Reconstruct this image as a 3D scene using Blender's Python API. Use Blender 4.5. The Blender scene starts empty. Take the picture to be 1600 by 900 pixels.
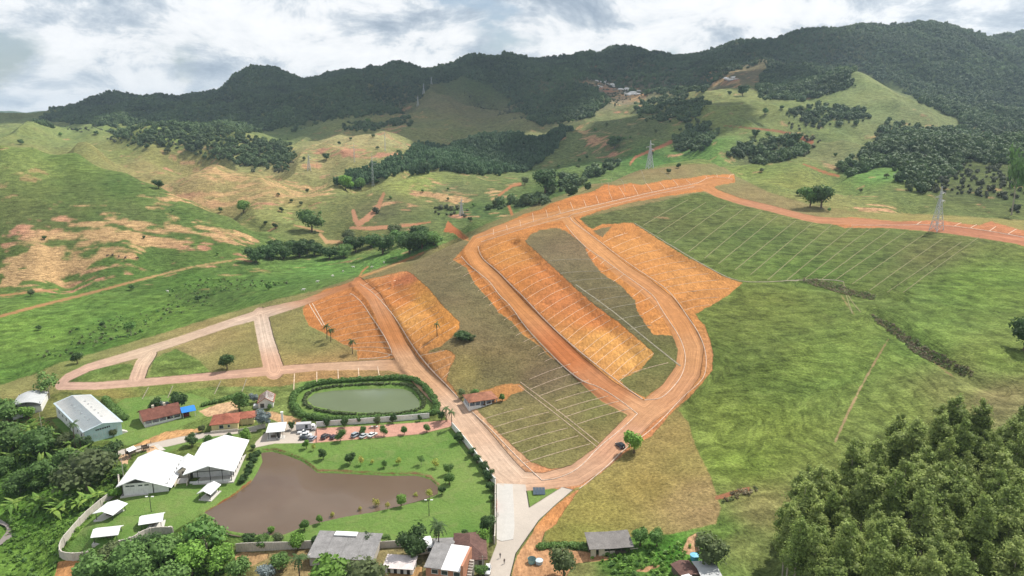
import bpy, bmesh, math, random
import numpy as np
from mathutils import Vector, Matrix
random.seed(7); rng = np.random.default_rng(7)
SC = bpy.context.scene
COLL = SC.collection
# ------------------------------------------------------------------ camera, sky, sun, exposure
CAM_H, PITCH, FPX = 120.0, math.radians(12.8), 1101.0
cam_d = bpy.data.cameras.new('camera'); cam = bpy.data.objects.new('camera', cam_d); COLL.objects.link(cam)
cam.location = (0, 0, CAM_H); cam.rotation_euler = (math.pi/2 - PITCH, 0, 0)
cam_d.sensor_width = 36.0; cam_d.lens = 36.0*FPX/1600.0; cam_d.clip_start = 1.0; cam_d.clip_end = 40000.0
SC.camera = cam
SUN_EL, SUN_AZ = math.radians(54), math.radians(52)      # azimuth measured from +Y (ahead) towards +X (right)
W = bpy.data.worlds.new('World'); SC.world = W; W.use_nodes = True
sun_d = bpy.data.lights.new('sun', 'SUN'); sun_d.energy = 5.0; sun_d.angle = math.radians(0.6); sun_d.color = (1.0, 0.955, 0.88)
sun = bpy.data.objects.new('sun', sun_d); COLL.objects.link(sun)
_d = Vector((math.sin(SUN_AZ)*math.cos(SUN_EL), math.cos(SUN_AZ)*math.cos(SUN_EL), math.sin(SUN_EL)))
sun.rotation_euler = _d.to_track_quat('Z', 'Y').to_euler(); sun.location = (0, 0, 600)
SC.view_settings.view_transform = 'Standard'; SC.view_settings.look = 'None'
SC.view_settings.exposure = 0.20; SC.view_settings.gamma = 1.0; SC.view_settings.use_curve_mapping = False
SC.cycles.use_denoising = True
SC.cycles.max_bounces = 5; SC.cycles.diffuse_bounces = 2; SC.cycles.glossy_bounces = 3
SC.cycles.transmission_bounces = 3; SC.cycles.transparent_max_bounces = 6; SC.cycles.volume_bounces = 0
SC.cycles.use_fast_gi = False

def build_world():
    nt = W.node_tree; N = nt.nodes; L = nt.links; N.clear()
    out = N.new('ShaderNodeOutputWorld'); bg = N.new('ShaderNodeBackground')
    sky = N.new('ShaderNodeTexSky'); sky.sky_type = 'NISHITA'; sky.sun_disc = False
    sky.sun_elevation = SUN_EL; sky.sun_rotation = SUN_AZ; sky.air_density = 1.0; sky.dust_density = 1.5
    tc = N.new('ShaderNodeTexCoord'); sep = N.new('ShaderNodeSeparateXYZ'); L.new(tc.outputs['Generated'], sep.inputs[0])
    def math_(op, a, b=None):
        n = N.new('ShaderNodeMath'); n.operation = op
        for i, v in enumerate((a, b)):
            if v is None: continue
            if isinstance(v, (int, float)): n.inputs[i].default_value = v
            else: L.new(v, n.inputs[i])
        return n.outputs[0]
    # cumulus field over all directions, a little flattened towards the horizon
    comb = N.new('ShaderNodeCombineXYZ'); L.new(math_('MULTIPLY', sep.outputs[0], 2.2), comb.inputs[0]); L.new(math_('MULTIPLY', sep.outputs[1], 2.2), comb.inputs[1])
    L.new(math_('MULTIPLY', math_('MAXIMUM', sep.outputs[2], 0.0), 4.2), comb.inputs[2])
    def noise(scale, detail, rough, off, dist=0.0, src=None):
        mp = N.new('ShaderNodeVectorMath'); mp.operation = 'ADD'; mp.inputs[1].default_value = off
        L.new(src or comb.outputs[0], mp.inputs[0])
        n = N.new('ShaderNodeTexNoise'); n.inputs['Scale'].default_value = scale; n.inputs['Detail'].default_value = detail
        n.inputs['Roughness'].default_value = rough; n.inputs['Distortion'].default_value = dist
        L.new(mp.outputs[0], n.inputs['Vector']); return n.outputs['Fac']
    def ramp(x, stops):
        r = N.new('ShaderNodeValToRGB'); r.color_ramp.interpolation = 'B_SPLINE'
        e = r.color_ramp.elements
        while len(e) < len(stops): e.new(0.5)
        for el, (p, c) in zip(e, stops):
            el.position = p; el.color = c if len(c) == 4 else (*c, 1)
        L.new(x, r.inputs[0]); return r.outputs[0]
    g = lambda v: (v, v, v)
    cover = ramp(noise(2.6, 9, 0.55, (3.1, 7.7, 0.4), 0.2), [(0.38, g(0)), (0.43, g(0.65)), (0.48, g(1.0)), (1.0, g(1.0))])
    shade = ramp(noise(3.4, 12, 0.64, (11.3, 2.9, 1.0), 0.3),
                 [(0.34, (0.30, 0.37, 0.46)), (0.42, (0.46, 0.53, 0.61)), (0.48, (0.66, 0.71, 0.76)), (0.525, (0.90, 0.91, 0.92)), (0.64, (1.0, 1.0, 1.0))])
    skym = N.new('ShaderNodeVectorMath'); skym.operation = 'SCALE'; skym.inputs['Scale'].default_value = 0.10
    L.new(sky.outputs[0], skym.inputs[0])
    mix = N.new('ShaderNodeMix'); mix.data_type = 'RGBA'
    L.new(cover, mix.inputs['Factor']); L.new(skym.outputs[0], mix.inputs['A']); L.new(shade, mix.inputs['B'])
    L.new(mix.outputs['Result'], bg.inputs['Color']); bg.inputs['Strength'].default_value = 1.0
    L.new(bg.outputs[0], out.inputs[0])
build_world()
# ------------------------------------------------------------------ photograph pixel <-> place
CP, SP = math.cos(PITCH), math.sin(PITCH)
def ray(px, py):
    u = (px-800.0)/FPX; v = (py-450.0)/FPX
    return u, CP - SP*v, -SP - CP*v
def at_Y(px, py, Y):
    u, dy, dz = ray(px, py); t = Y/dy
    return (u*t, Y, CAM_H + dz*t)
def at_Z(px, py, z):
    u, dy, dz = ray(px, py); t = (z-CAM_H)/dz
    return (u*t, dy*t, z)
def project(x, y, z):
    zz = z-CAM_H
    depth = y*CP - zz*SP; up = y*SP + zz*CP
    return 800.0 + FPX*x/depth, 450.0 - FPX*up/depth
# ------------------------------------------------------------------ noise
def _hash(ix, iy, seed):
    h = (ix.astype(np.int64)*374761393 + iy.astype(np.int64)*668265263 + seed*982451653) & 0xFFFFFFFF
    h = ((h ^ (h >> 13))*1274126177) & 0xFFFFFFFF
    return ((h ^ (h >> 16)) & 0xFFFFFF)/float(0xFFFFFF)
def vnoise(x, y, seed=0):
    ix = np.floor(x); iy = np.floor(y); fx = x-ix; fy = y-iy
    fx = fx*fx*(3-2*fx); fy = fy*fy*(3-2*fy)
    a = _hash(ix, iy, seed); b = _hash(ix+1, iy, seed); c = _hash(ix, iy+1, seed); d = _hash(ix+1, iy+1, seed)
    return (a*(1-fx)+b*fx)*(1-fy) + (c*(1-fx)+d*fx)*fy
def fbm(x, y, wl, oct=4, seed=0, gain=0.5):
    s = 0; a = 1.0; t = 0; f = 1.0/wl
    for o in range(oct):
        s = s + a*(vnoise(x*f+13.7*o, y*f+7.1*o, seed+o)-0.5)*2; t += a; a *= gain; f *= 2.03
    return s/t
def sstep(a, b, x):
    t = np.clip((x-a)/(b-a), 0, 1); return t*t*(3-2*t)
# ------------------------------------------------------------------ terrain control points
CZ = [  # pixel x, y, ground height
 (5,830,-9),(60,890,-8),(40,790,-8),(20,700,-6),(110,720,-4),(80,650,-1),(20,640,-3),(150,885,-5),(105,845,-3),(185,760,-0.6),(120,800,-5),(130,760,-4),
 (230,790,0),(150,845,0),(290,800,0),(210,850,-0.5),(250,895,-4),(330,860,-3),(420,890,-1.5),(540,895,-1.5),(650,895,-1),(800,895,0.5),
 (300,750,0.4),(240,720,0.5),(380,690,0.5),(440,690,0.5),(550,680,0.5),(680,665,0.8),(760,740,0.6),(600,770,0),(700,800,0),(450,850,-0.3),(600,840,-0.2),(740,845,0),
 (130,660,0),(134,699,0),(190,685,0.3),(76,652,0),(100,672,0),(230,660,0.8),(350,660,1),(420,630,1.6),(500,655,1.5),(600,652,1.6),(480,600,3),(560,595,3.2),(650,605,3.2),(690,640,2),
 (100,600,0.5),(200,598,1.5),(330,590,3),(420,580,4.5),(500,570,5),(560,565,5.5),(640,572,6),(160,560,1.5),(250,540,3.5),(330,515,6),(420,487,9.5),(200,545,2),
 (350,560,5),(250,570,3.2),(480,520,8.5),(480,478,13),(430,468,12),(330,497,6.5),(250,524,3.5),(90,572,0.5),(0,615,-1),
 (560,440,21.5),(640,425,27.5),(620,412,26.5),(560,432,20.5),(500,457,15),(600,500,16),(690,500,22),(720,560,12),(680,560,10.5),(640,470,22),
 (720,600,6),(750,625,4.5),(700,655,2),(760,700,1.5),(800,755,0.6),(870,750,1.5),(850,690,4),(930,690,4.5),(980,690,4.5),(800,650,4.5),(900,600,10),(1000,640,7.5),
 (830,560,13),(780,500,20),(720,440,30),(700,385,37),(720,380,40),(760,355,44),(850,520,20),(920,560,16),(980,560,15),(1050,600,11),(1090,560,16),(1085,500,24),
 (900,900,1.5),(960,870,2.5),(1080,880,4),(900,800,2),(1000,780,4),(1100,800,6),(1120,740,8),(830,800,0.6),(790,850,0.5),(1040,690,6),
 (1000,430,35),(900,450,31),(960,500,24),(840,420,38),(1040,470,28),(1150,445,33),(950,380,45),(1060,390,43),(900,345,53),(830,345,51),
 (100,500,-4),(300,450,-1),(20,540,-5),(150,470,-3),(20,480,-3),(400,440,1),(200,520,-4),(330,480,-1.5),(440,448,2),(100,545,-4),(20,590,-5),(500,432,4),
]
CY = [  # pixel x, y, distance ahead
 (600,405,600),(680,375,610),(740,345,640),(600,385,690),(440,395,690),(520,375,740),(690,350,740),(350,420,600),(100,445,590),(250,425,600),(0,450,570),
 (1110,280,705),(1050,292,650),(990,300,620),(940,318,570),(1145,278,720),(1100,250,790),(1030,262,820),(950,286,640),(1000,268,740),(880,312,580),
 (1160,315,630),(1200,285,690),(1300,335,575),(1300,300,660),(1250,330,595),(1420,340,545),(1600,365,470),(1500,352,500),(1400,348,530),(1560,340,520),(1460,325,600),(1350,320,620),
 (1080,340,560),(1050,370,510),(1200,400,450),(1300,420,420),(1350,458,378),(1450,425,405),(1550,420,395),(1600,400,425),(1370,487,352),(1200,470,365),(1150,560,300),(1300,560,295),(1450,540,293),(1600,530,288),
 (1420,470,355),(1500,600,250),(1600,620,238),(1300,660,240),(1170,660,255),(1200,740,215),(1400,760,193),(1600,760,190),(1600,900,150),(1300,880,165),(1200,890,172),(1480,560,275),(1420,600,262),
 # slope on the left and its rounded crest
 (200,385,625),(60,400,610),(350,375,660),(200,335,690),(60,330,690),(100,280,765),(320,340,705),(0,270,760),(50,231,840),(0,227,835),(120,238,840),(200,268,810),(250,290,785),(300,312,765),(360,338,740),(420,362,722),(460,370,730),
 # yellow hills behind it
 (140,232,1080),(250,246,1060),(330,262,1030),(400,276,1000),(330,292,920),(420,305,880),(450,325,850),(500,302,910),(400,335,800),(300,272,960),(520,290,960),(460,345,790),
 (60,205,1400),(0,212,1380),(100,198,1550),(180,205,1450),(300,222,1300),(380,205,1500),(450,208,1480),(560,215,1330),(600,192,1500),(650,205,1420),(500,240,1190),(480,262,1090),(420,235,1230),(220,215,1350),
 # mound with the gullies
 (460,347,800),(520,320,845),(560,305,870),(600,292,900),(650,273,950),(700,270,980),(600,335,790),(680,335,790),(560,345,775),(700,305,860),(800,285,930),(770,330,770),(820,310,800),(880,285,860),(640,300,875),
 # plantation hillside
 (600,268,1030),(540,280,1000),(700,265,1040),(800,262,1060),(870,240,1150),(870,208,1300),(760,215,1270),(660,232,1180),(720,245,1130),(890,225,1220),(940,240,1060),(980,228,1050),
 # brown spur
 (650,195,1520),(640,165,1800),(665,140,2000),(700,130,2080),(740,150,1950),(720,175,1700),(780,185,1600),(820,190,1560),(850,160,1900),(680,185,1600),
 # mountain crest
 (-60,196,2600),(20,196,2600),(70,186,2600),(140,163,2600),(200,146,2600),(260,150,2600),(300,153,2600),(345,146,2550),(360,130,2500),(400,112,2500),(450,109,2600),(500,114,2650),(560,112,2700),(610,110,2500),(650,115,2400),(700,97,2500),(750,93,2500),(800,95,2600),(860,98,2700),(920,85,2700),(1000,78,2800),(1060,84,2800),(1150,70,2800),(1190,73,2700),(1250,58,2500),(1350,49,2500),(1460,46,2500),(1520,62,2500),(1600,58,2700),(1700,70,2700),
 (130,188,2050),(250,185,2000),(400,175,1950),(500,165,2000),(560,150,2150),(300,198,1700),(520,190,1700),(330,168,2250),(450,140,2300),(600,140,2250),(200,168,2300),
 (850,130,2200),(950,120,2350),(950,150,1950),(1050,120,2350),(1050,150,1900),(1000,172,1600),(900,185,1550),(1000,205,1250),(930,200,1350),
 # right hand hills
 (1195,98,1950),(1160,115,1800),(1120,140,1600),(1090,160,1450),(1150,160,1350),(1200,130,1600),(1260,110,1850),(1300,130,1600),(1340,112,1550),(1390,135,1480),(1440,160,1420),(1510,198,1330),(1300,170,1300),(1220,180,1230),(1100,195,1180),(1050,210,1120),
 (1400,180,1250),(1150,215,1050),(1250,215,1020),(1330,225,980),(1120,235,960),(1230,245,900),(1180,255,860),(1300,250,880),(1400,225,960),(1500,225,950),(1600,225,960),(1560,285,720),(1480,270,780),(1400,285,720),(1330,275,770),(1600,300,680),(1250,270,800),(1400,315,640),
 (1560,150,1900),(1600,110,2200),(1450,100,2050),(1350,75,2200),(1560,190,1500),(1600,180,1600),(1280,80,2250),(1100,95,2400),(1700,200,1500),(1700,300,700),
]
HID = [  # hidden ground: pixel column, distance, height (dips behind crests)
 (50,920,45),(150,910,34),(250,865,22),(300,835,14),(350,820,6),(400,775,2),(30,1130,48),(200,1180,46),(280,1150,40),(340,1130,32),(420,1080,26),(0,980,45),
 (560,940,22),(600,960,26),(640,1010,36),(500,1010,28),(700,610,8),(780,700,22),(850,760,34),(640,570,6),(560,560,3),(930,830,46),(1000,930,58),(1080,930,62),(1160,800,62),(1230,760,55),(1320,720,52),(1430,620,42),(1540,600,44),(1600,570,44),
 (1240,1090,70),(1350,1120,78),(1480,1100,80),(1180,940,66),(1300,800,58),(1400,1600,150),(1500,1550,150),(1300,1750,185),(1200,2050,215),
 (700,1420,78),(780,1400,80),(860,1420,84),(600,1700,120),(640,2100,160),(760,2150,190),
 (0,3400,150),(200,3400,180),(400,3400,230),(600,3400,250),(800,3400,280),(1000,3500,330),(1200,3500,340),(1400,3300,360),(1600,3400,330),
 (-150,600,0),(-300,400,-5),(-150,300,-5),(-300,250,-8),(-200,900,90),(-300,1500,120),(-300,2600,190),(1800,450,55),(1900,300,38),(1850,220,26),(1900,900,110),(1900,1500,190),(1900,2600,380),(-150,200,-8),
 (300,140,-4),(800,140,1),(1300,140,14),(800,90,2),(0,140,-8),(1600,120,16),(-200,110,-8),(1900,110,20),
]
pts = [at_Z(*c) for c in CZ] + [at_Y(*c) for c in CY]
for px, Y, z in HID: pts.append(((px-800.0)/FPX*Y, Y, z))
pts = np.array(pts, float)
KU, KL = 3.0, 1.6
def warp(x, y): return KU*x/y, KL*np.log(y)
_a, _b = warp(pts[:,0], pts[:,1])
zsc = 1.0 + pts[:,1]/400.0                      # heights are fitted relative to distance, so near ground stays calm
_n = len(pts); C2 = 0.02**2
_K = np.sqrt((_a[:,None]-_a[None])**2 + (_b[:,None]-_b[None])**2 + C2)
_P = np.c_[np.ones(_n), _a, _b]
_A = np.zeros((_n+3, _n+3)); _A[:_n,:_n] = _K - np.eye(_n)*0.0004; _A[:_n,_n:] = _P; _A[_n:,:_n] = _P.T
_w = np.linalg.solve(_A, np.r_[pts[:,2]/zsc, 0, 0, 0])
def base_height(x, y):
    out = np.empty_like(x)
    for i in range(0, x.size, 40000):
        xs = x[i:i+40000]; ys = y[i:i+40000]; a, b = warp(xs, ys)
        k = np.sqrt((a[:,None]-_a[None])**2 + (b[:,None]-_b[None])**2 + C2)
        out[i:i+40000] = (k @ _w[:_n] + _w[_n] + _w[_n+1]*a + _w[_n+2]*b)*(1.0+ys/400.0)
    return out
# ------------------------------------------------------------------ grid
NU, NY = 1001, 900
ug = np.linspace(-0.95, 0.95, NU)
_ext = 0.95*np.cumprod(np.full(8, 1.12)); ug = np.r_[-_ext[::-1], ug, _ext]
lY = np.linspace(math.log(105.0), math.log(5200.0), NY)
lY = np.r_[np.log(np.linspace(30, 100, 10)), lY, np.log(np.array([5600, 6300, 7200, 8500, 10000.]))]
NU, NY = len(ug), len(lY)
UU, LL = np.meshgrid(ug, lY); GY = np.exp(LL); GX = UU*GY
# coarse evaluation of the fit, then refined bilinearly (the fit is smooth)
cu = np.r_[np.linspace(ug[0], -0.96, 12), np.linspace(-0.95, 0.95, 330), np.linspace(0.96, ug[-1], 12)]
cl = np.linspace(lY[0], lY[-1], 380)
_cu, _cl = np.meshgrid(cu, cl); _cy = np.exp(_cl)
CZG = base_height(np.clip(_cu, -1.3, 1.3).ravel()*_cy.ravel(), _cy.ravel()).reshape(_cu.shape)
def interp_grid(G, gu, gl, u, l):
    i = np.clip(np.searchsorted(gu, u)-1, 0, len(gu)-2); j = np.clip(np.searchsorted(gl, l)-1, 0, len(gl)-2)
    fu = np.clip((u-gu[i])/(gu[i+1]-gu[i]), 0, 1); fl = np.clip((l-gl[j])/(gl[j+1]-gl[j]), 0, 1)
    return (G[j,i]*(1-fu)+G[j,i+1]*fu)*(1-fl) + (G[j+1,i]*(1-fu)+G[j+1,i+1]*fu)*fl
ZG = interp_grid(CZG, cu, cl, UU.ravel(), LL.ravel()).reshape(UU.shape)
# HORIZON: beyond the range the land falls away, with a far chain of hills
_f = sstep(3150, 4200, GY); ZG = ZG*(1-_f) + 45*_f
_f = sstep(6000, 7200, GY)*sstep(10000, 8000, GY); ZG = ZG + _f*np.maximum(0, 190+190*fbm(GX, GY, 1300, 4, 3))
# relief: small close by, ridges and gullies on the mountains
far = sstep(1300, 2300, GY); mid = sstep(480, 900, GY)
rid = 1-np.abs(fbm(GX+0.25*GY, GY*0.38, 330, 4, 5))*2.4
rid2 = 1-np.abs(fbm(GX, GY*0.7, 95, 3, 15))*2.2
ZG += far*(rid-0.55)*62*(1+0.7*sstep(2400, 2000, GY))*sstep(5200, 4200, GY)*sstep(3300, 2700, GY)*0.8 + sstep(760, 1000, GY)*((rid2-0.5)*8.0 + (1-np.abs(fbm(GX+0.3*GY, GY*0.6, 210, 3, 25))*2.3-0.5)*23.0*sstep(820, 1150, GY))*(1-far) + mid*(1-far*0.4)*fbm(GX, GY, 150, 4, 9)*7.0 + sstep(230, 420, GY)*fbm(GX, GY, 40, 4, 11)*0.8 + fbm(GX, GY, 9, 3, 21)*0.16*sstep(180, 330, GY)
def gz(x, y):
    x = np.asarray(x, float); y = np.asarray(y, float)
    return interp_grid(ZG, ug, lY, (x/y).ravel(), np.log(y).ravel()).reshape(x.shape)
_TT = np.exp(np.linspace(math.log(60), math.log(6000), 2600))
def P(px, py, dz=0.0):
    """first point of the ground seen at a photograph pixel"""
    u, dy, dz_ = ray(px, py); t = _TT
    h = CAM_H + dz_*t - gz(u*t, dy*t)
    k = np.argmax(h < 0)
    if h[k] >= 0: k = len(t)-1
    k = max(k, 1); f = h[k-1]/(h[k-1]-h[k]) if h[k] < 0 else 0
    tt = t[k-1] + f*(t[k]-t[k-1])
    x, y = u*tt, dy*tt
    return Vector((x, y, float(gz(np.array([x]), np.array([y]))[0]) + dz))
def G(x, y): return float(gz(np.array([x]), np.array([y]))[0])
# ------------------------------------------------------------------ region tracing (photograph pixels, on the visible ground)
def sdf_poly(poly, X, Y):
    """signed distance, positive inside"""
    p = np.array(poly, float); q = np.roll(p, -1, 0)
    d = np.full(X.shape, 1e9); ins = np.zeros(X.shape, bool)
    for (x0, y0), (x1, y1) in zip(p, q):
        ex, ey = x1-x0, y1-y0
        t = np.clip(((X-x0)*ex+(Y-y0)*ey)/(ex*ex+ey*ey+1e-9), 0, 1)
        d = np.minimum(d, (X-x0-t*ex)**2+(Y-y0-t*ey)**2)
        c = ((y0 <= Y) & (Y < y1)) | ((y1 <= Y) & (Y < y0))
        ins ^= c & (X < x0 + (Y-y0)*ex/(ey if abs(ey) > 1e-9 else 1e-9))
    d = np.sqrt(d); return np.where(ins, d, -d)
def sdf_line(line, X, Y):
    d = np.full(X.shape, -1e9)
    for (x0, y0, w0), (x1, y1, w1) in zip(line[:-1], line[1:]):
        ex, ey = x1-x0, y1-y0
        t = np.clip(((X-x0)*ex+(Y-y0)*ey)/(ex*ex+ey*ey+1e-9), 0, 1)
        d = np.maximum(d, w0+(w1-w0)*t - np.sqrt((X-x0-t*ex)**2+(Y-y0-t*ey)**2))
    return d
FAR = -30.0
def region(polys=(), lines=(), holes=(), y0=0, y1=1e9):
    out = np.full(GX.shape, FAR)
    def do(shape, fn):
        a = np.array([s[:2] for s in shape]); w = 32 + (max(s[2] for s in shape) if len(shape[0]) > 2 else 0)
        m = (PX > a[:,0].min()-w) & (PX < a[:,0].max()+w) & (PY > a[:,1].min()-w) & (PY < a[:,1].max()+w) & (GY > y0) & (GY < y1)
        return m, fn(shape, PX[m], PY[m])
    for s in polys:
        m, d = do(s, sdf_poly); out[m] = np.maximum(out[m], d)
    for s in lines:
        m, d = do(s, sdf_line); out[m] = np.maximum(out[m], d)
    for s in holes:
        m, d = do(s, sdf_poly); out[m] = np.minimum(out[m], -d)
    return np.clip(out, FAR, 30)
# ------------------------------------------------------------------ ponds and roads: shape the ground
POND1 = [(407,704),(425,702),(450,709),(470,717),(485,727),(495,736),(540,738),(600,741),(650,741),(672,747),(684,758),(684,770),(660,780),(620,790),(585,798),(540,806),(500,815),(470,823),(440,835),(400,838),(360,834),(338,822),(330,808),(320,801),(340,790),(365,774),(392,752),(402,735),(410,718)]
POND2 = [(480,624),(492,613),(520,608),(560,606),(600,604),(630,605),(645,611),(655,626),(655,636),(640,642),(600,646),(560,645),(520,641),(490,634)]
STREAM = [(-25,806),(0,808),(12,815),(22,826),(18,838),(6,846),(-10,856),(-30,860),(-30,848),(0,840),(8,830),(2,820),(-25,816)]
ZW1, ZW2, ZW3 = -0.55, 1.9, -9.6
PX, PY = project(GX, GY, ZG)
for poly, zw in ((POND1, ZW1), (POND2, ZW2), (STREAM, ZW3)):
    s = region([poly], y1=420); t = sstep(-3.5, 3.0, s)
    t2 = sstep(-16, -3, s)*(1-t)
    ZG = ZG*(1-t) + (zw-0.9)*t
    ZG = np.where((t2 > 0) & (ZG < zw+0.35), ZG*(1-t2) + (zw+0.35)*t2, ZG)
ROADS = [
 [(95,600,6),(105,590,6),(139,574,6),(217,552,7),(280,532,6),(359,505,6),(420,487,8),(473,473,5),(520,455,4),(562,440,5)],
 [(92,603,6),(150,603,6),(229,597,6),(330,588,6),(418,580,7),(500,573,6),(560,571,7),(610,570,9),(640,575,13)],
 [(236,552,9),(222,570,11),(214,592,12)],
 [(407,492,12),(415,530,13),(428,577,16)],
 [(560,441,8),(585,465,11),(606,505,13),(625,545,14),(645,575,16),(680,610,17),(715,645,18),(750,690,22),(785,735,24),(805,752,22)],
 [(735,392,9),(745,410,10),(775,440,12),(810,480,13),(850,520,14),(900,570,16),(950,612,18),(1000,640,16),(1015,645,14)],
 [(735,392,9),(745,376,9),(780,360,8),(830,345,8),(885,335,8),(940,322,5),(1000,307,5),(1050,297,5),(1090,288,7),(1142,281,4)],
 [(885,340,8),(905,362,10),(940,395,11),(975,425,12),(1010,448,13),(1040,475,15),(1065,510,18),(1080,545,20),(1075,580,20),(1050,615,20),(1010,645,18),(975,680,18),(940,715,18),(900,742,17),(850,752,13),(805,752,16)],
 [(1100,290,7),(1120,302,5.5),(1155,314,5),(1205,326,5),(1255,339,5),(1280,344,5),(1347,347,5),(1400,352,5),(1465,357,5.5),(1532,366,6),(1620,378,8)],
]
def resample(pts, step):
    pts = [Vector(p) for p in pts]; out = [pts[0]]
    for a, b in zip(pts[:-1], pts[1:]):
        n = max(1, int(round((b-a).length/step)))
        out += [a.lerp(b, (k+1)/n) for k in range(n)]
    return out
def smooth_line(pts, it=2):
    """Chaikin corner cutting on 2- or 3-tuples"""
    p = [np.array(q, float) for q in pts]
    for _ in range(it):
        n = [p[0]]
        for a, b in zip(p[:-1], p[1:]): n += [a*0.75+b*0.25, a*0.25+b*0.75]
        n.append(p[-1]); p = n
    return [tuple(q) for q in p]
def road_carve(lines, hw, blend):
    global ZG
    for ln in lines:
        w = np.array([P(a, b) for a, b, c in smooth_line(ln, 2)])
        zs = w[:,2].copy()
        for _ in range(3): zs[1:-1] = (zs[:-2]+zs[1:-1]*2+zs[2:])/4
        m = (GX > w[:,0].min()-20) & (GX < w[:,0].max()+20) & (GY > w[:,1].min()-20) & (GY < w[:,1].max()+20)
        X = GX[m]; Y = GY[m]; best = np.full(X.shape, 1e9); zt = np.zeros(X.shape)
        for k in range(len(w)-1):
            ex, ey = w[k+1,0]-w[k,0], w[k+1,1]-w[k,1]
            t = np.clip(((X-w[k,0])*ex+(Y-w[k,1])*ey)/(ex*ex+ey*ey+1e-9), 0, 1)
            d = np.hypot(X-w[k,0]-t*ex, Y-w[k,1]-t*ey); b = d < best
            best[b] = d[b]; zt[b] = (zs[k]+(zs[k+1]-zs[k])*t)[b]
        f = 1-sstep(hw, hw+blend, best)
        ZG[m] = ZG[m]*(1-f)+zt*f
road_carve(ROADS[4:], 4.6, 2.2)
# lot benches cut into the slope: the floor drops towards the back of the lots and a steep bank climbs to the old ground
def dist_line(line, X, Y): return -sdf_line([(a, b, 0) for a, b in line], X, Y)
def bench(kerb, crease, edge, depth):
    global ZG
    pA = kerb+crease[::-1]; pB = crease+edge[::-1]
    a = np.array(pA+pB); m = (PX > a[:,0].min()-4) & (PX < a[:,0].max()+4) & (PY > a[:,1].min()-4) & (PY < a[:,1].max()+4) & (GY < 700)
    X, Y = PX[m], PY[m]; dk, dc, de = dist_line(kerb, X, Y), dist_line(crease, X, Y), dist_line(edge, X, Y)
    inA = sdf_poly(pA, X, Y) > 0; inB = (sdf_poly(pB, X, Y) > 0) & ~inA
    t = np.where(inA, (dk/(dk+dc+1e-6))**1.3, np.where(inB, de/(de+dc+1e-6), 0)); ZG[m] -= depth*t
PX, PY = project(GX, GY, ZG)
# folds of the right hand slope: a rounded spur and two gullies; cattle terracettes that follow the contours
def fold(line, dz, wpx, y1=520):
    global ZG
    a = np.array(line); m = (PX > a[:,0].min()-60) & (PX < a[:,0].max()+60) & (PY > a[:,1].min()-60) & (PY < a[:,1].max()+60) & (GY < y1)
    d = dist_line(line, PX[m], PY[m]); ZG[m] += dz*np.exp(-(d/wpx)**2)
fold([(1090,628),(1150,592),(1250,546),(1360,486),(1450,437),(1545,390)], 2.6, 17); fold([(1250,436),(1290,444),(1330,454),(1375,466),(1410,470)], -2.6, 11); fold([(1366,493),(1420,527),(1480,566),(1522,588),(1570,605)], -3.2, 12)
fold([(1130,680),(1200,640),(1290,600),(1340,575)], -1.4, 16); fold([(1180,720),(1260,680),(1330,640)], 1.2, 16); fold([(1430,520),(1500,545),(1560,560)], 2.0, 22)
SLOPE = [[(1062,642),(1113,560),(1086,492),(1160,446),(1260,438),(1360,455),(1640,385),(1640,760),(1300,800),(1140,800),(1100,730)],[(0,230),(120,240),(250,292),(420,365),(400,390),(0,440)]]
for sl, y0_, y1_, ht, amp in ((SLOPE[0], 170, 470, 1.15, 0.15), (SLOPE[1], 560, 850, 2.2, 0.30)):
    mk = sstep(-4, 14, region([sl], y0=y0_, y1=y1_)); wob = 1.6*fbm(GX, GY, 45, 3, 83)+0.5*fbm(GX, GY, 11, 2, 87)
    ZG += mk*amp*np.sin(6.283*(ZG/ht+wob))*(0.4+0.6*sstep(-0.3, 0.3, fbm(GX, GY, 30, 2, 91)))
PX, PY = project(GX, GY, ZG)
bench([(757,408),(773,419),(797,444),(828,475),(860,509),(900,545),(935,573),(967,597)], [(800,374),(820,389),(851,420),(875,440),(900,465),(930,490),(960,516),(995,552),(990,575)], [(818,376),(840,395),(871,424),(913,463),(940,485),(967,504),(1000,532),(1023,552),(1000,578)], 2.6)
bench([(942,379),(962,397),(987,415),(1025,440),(1041,451),(1057,469)], [(975,362),(990,360),(1020,380),(1055,402),(1092,418),(1125,437)], [(980,349),(990,349),(1030,375),(1070,400),(1095,412),(1130,432),(1160,442)], 2.6)
bench([(575,452),(608,484),(623,505),(639,532),(652,551)], [(612,444),(625,456),(656,469),(682,492),(703,510)], [(622,426),(646,429),(671,452),(692,478),(718,503)], 2.8)
PX, PY = project(GX, GY, ZG)
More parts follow.
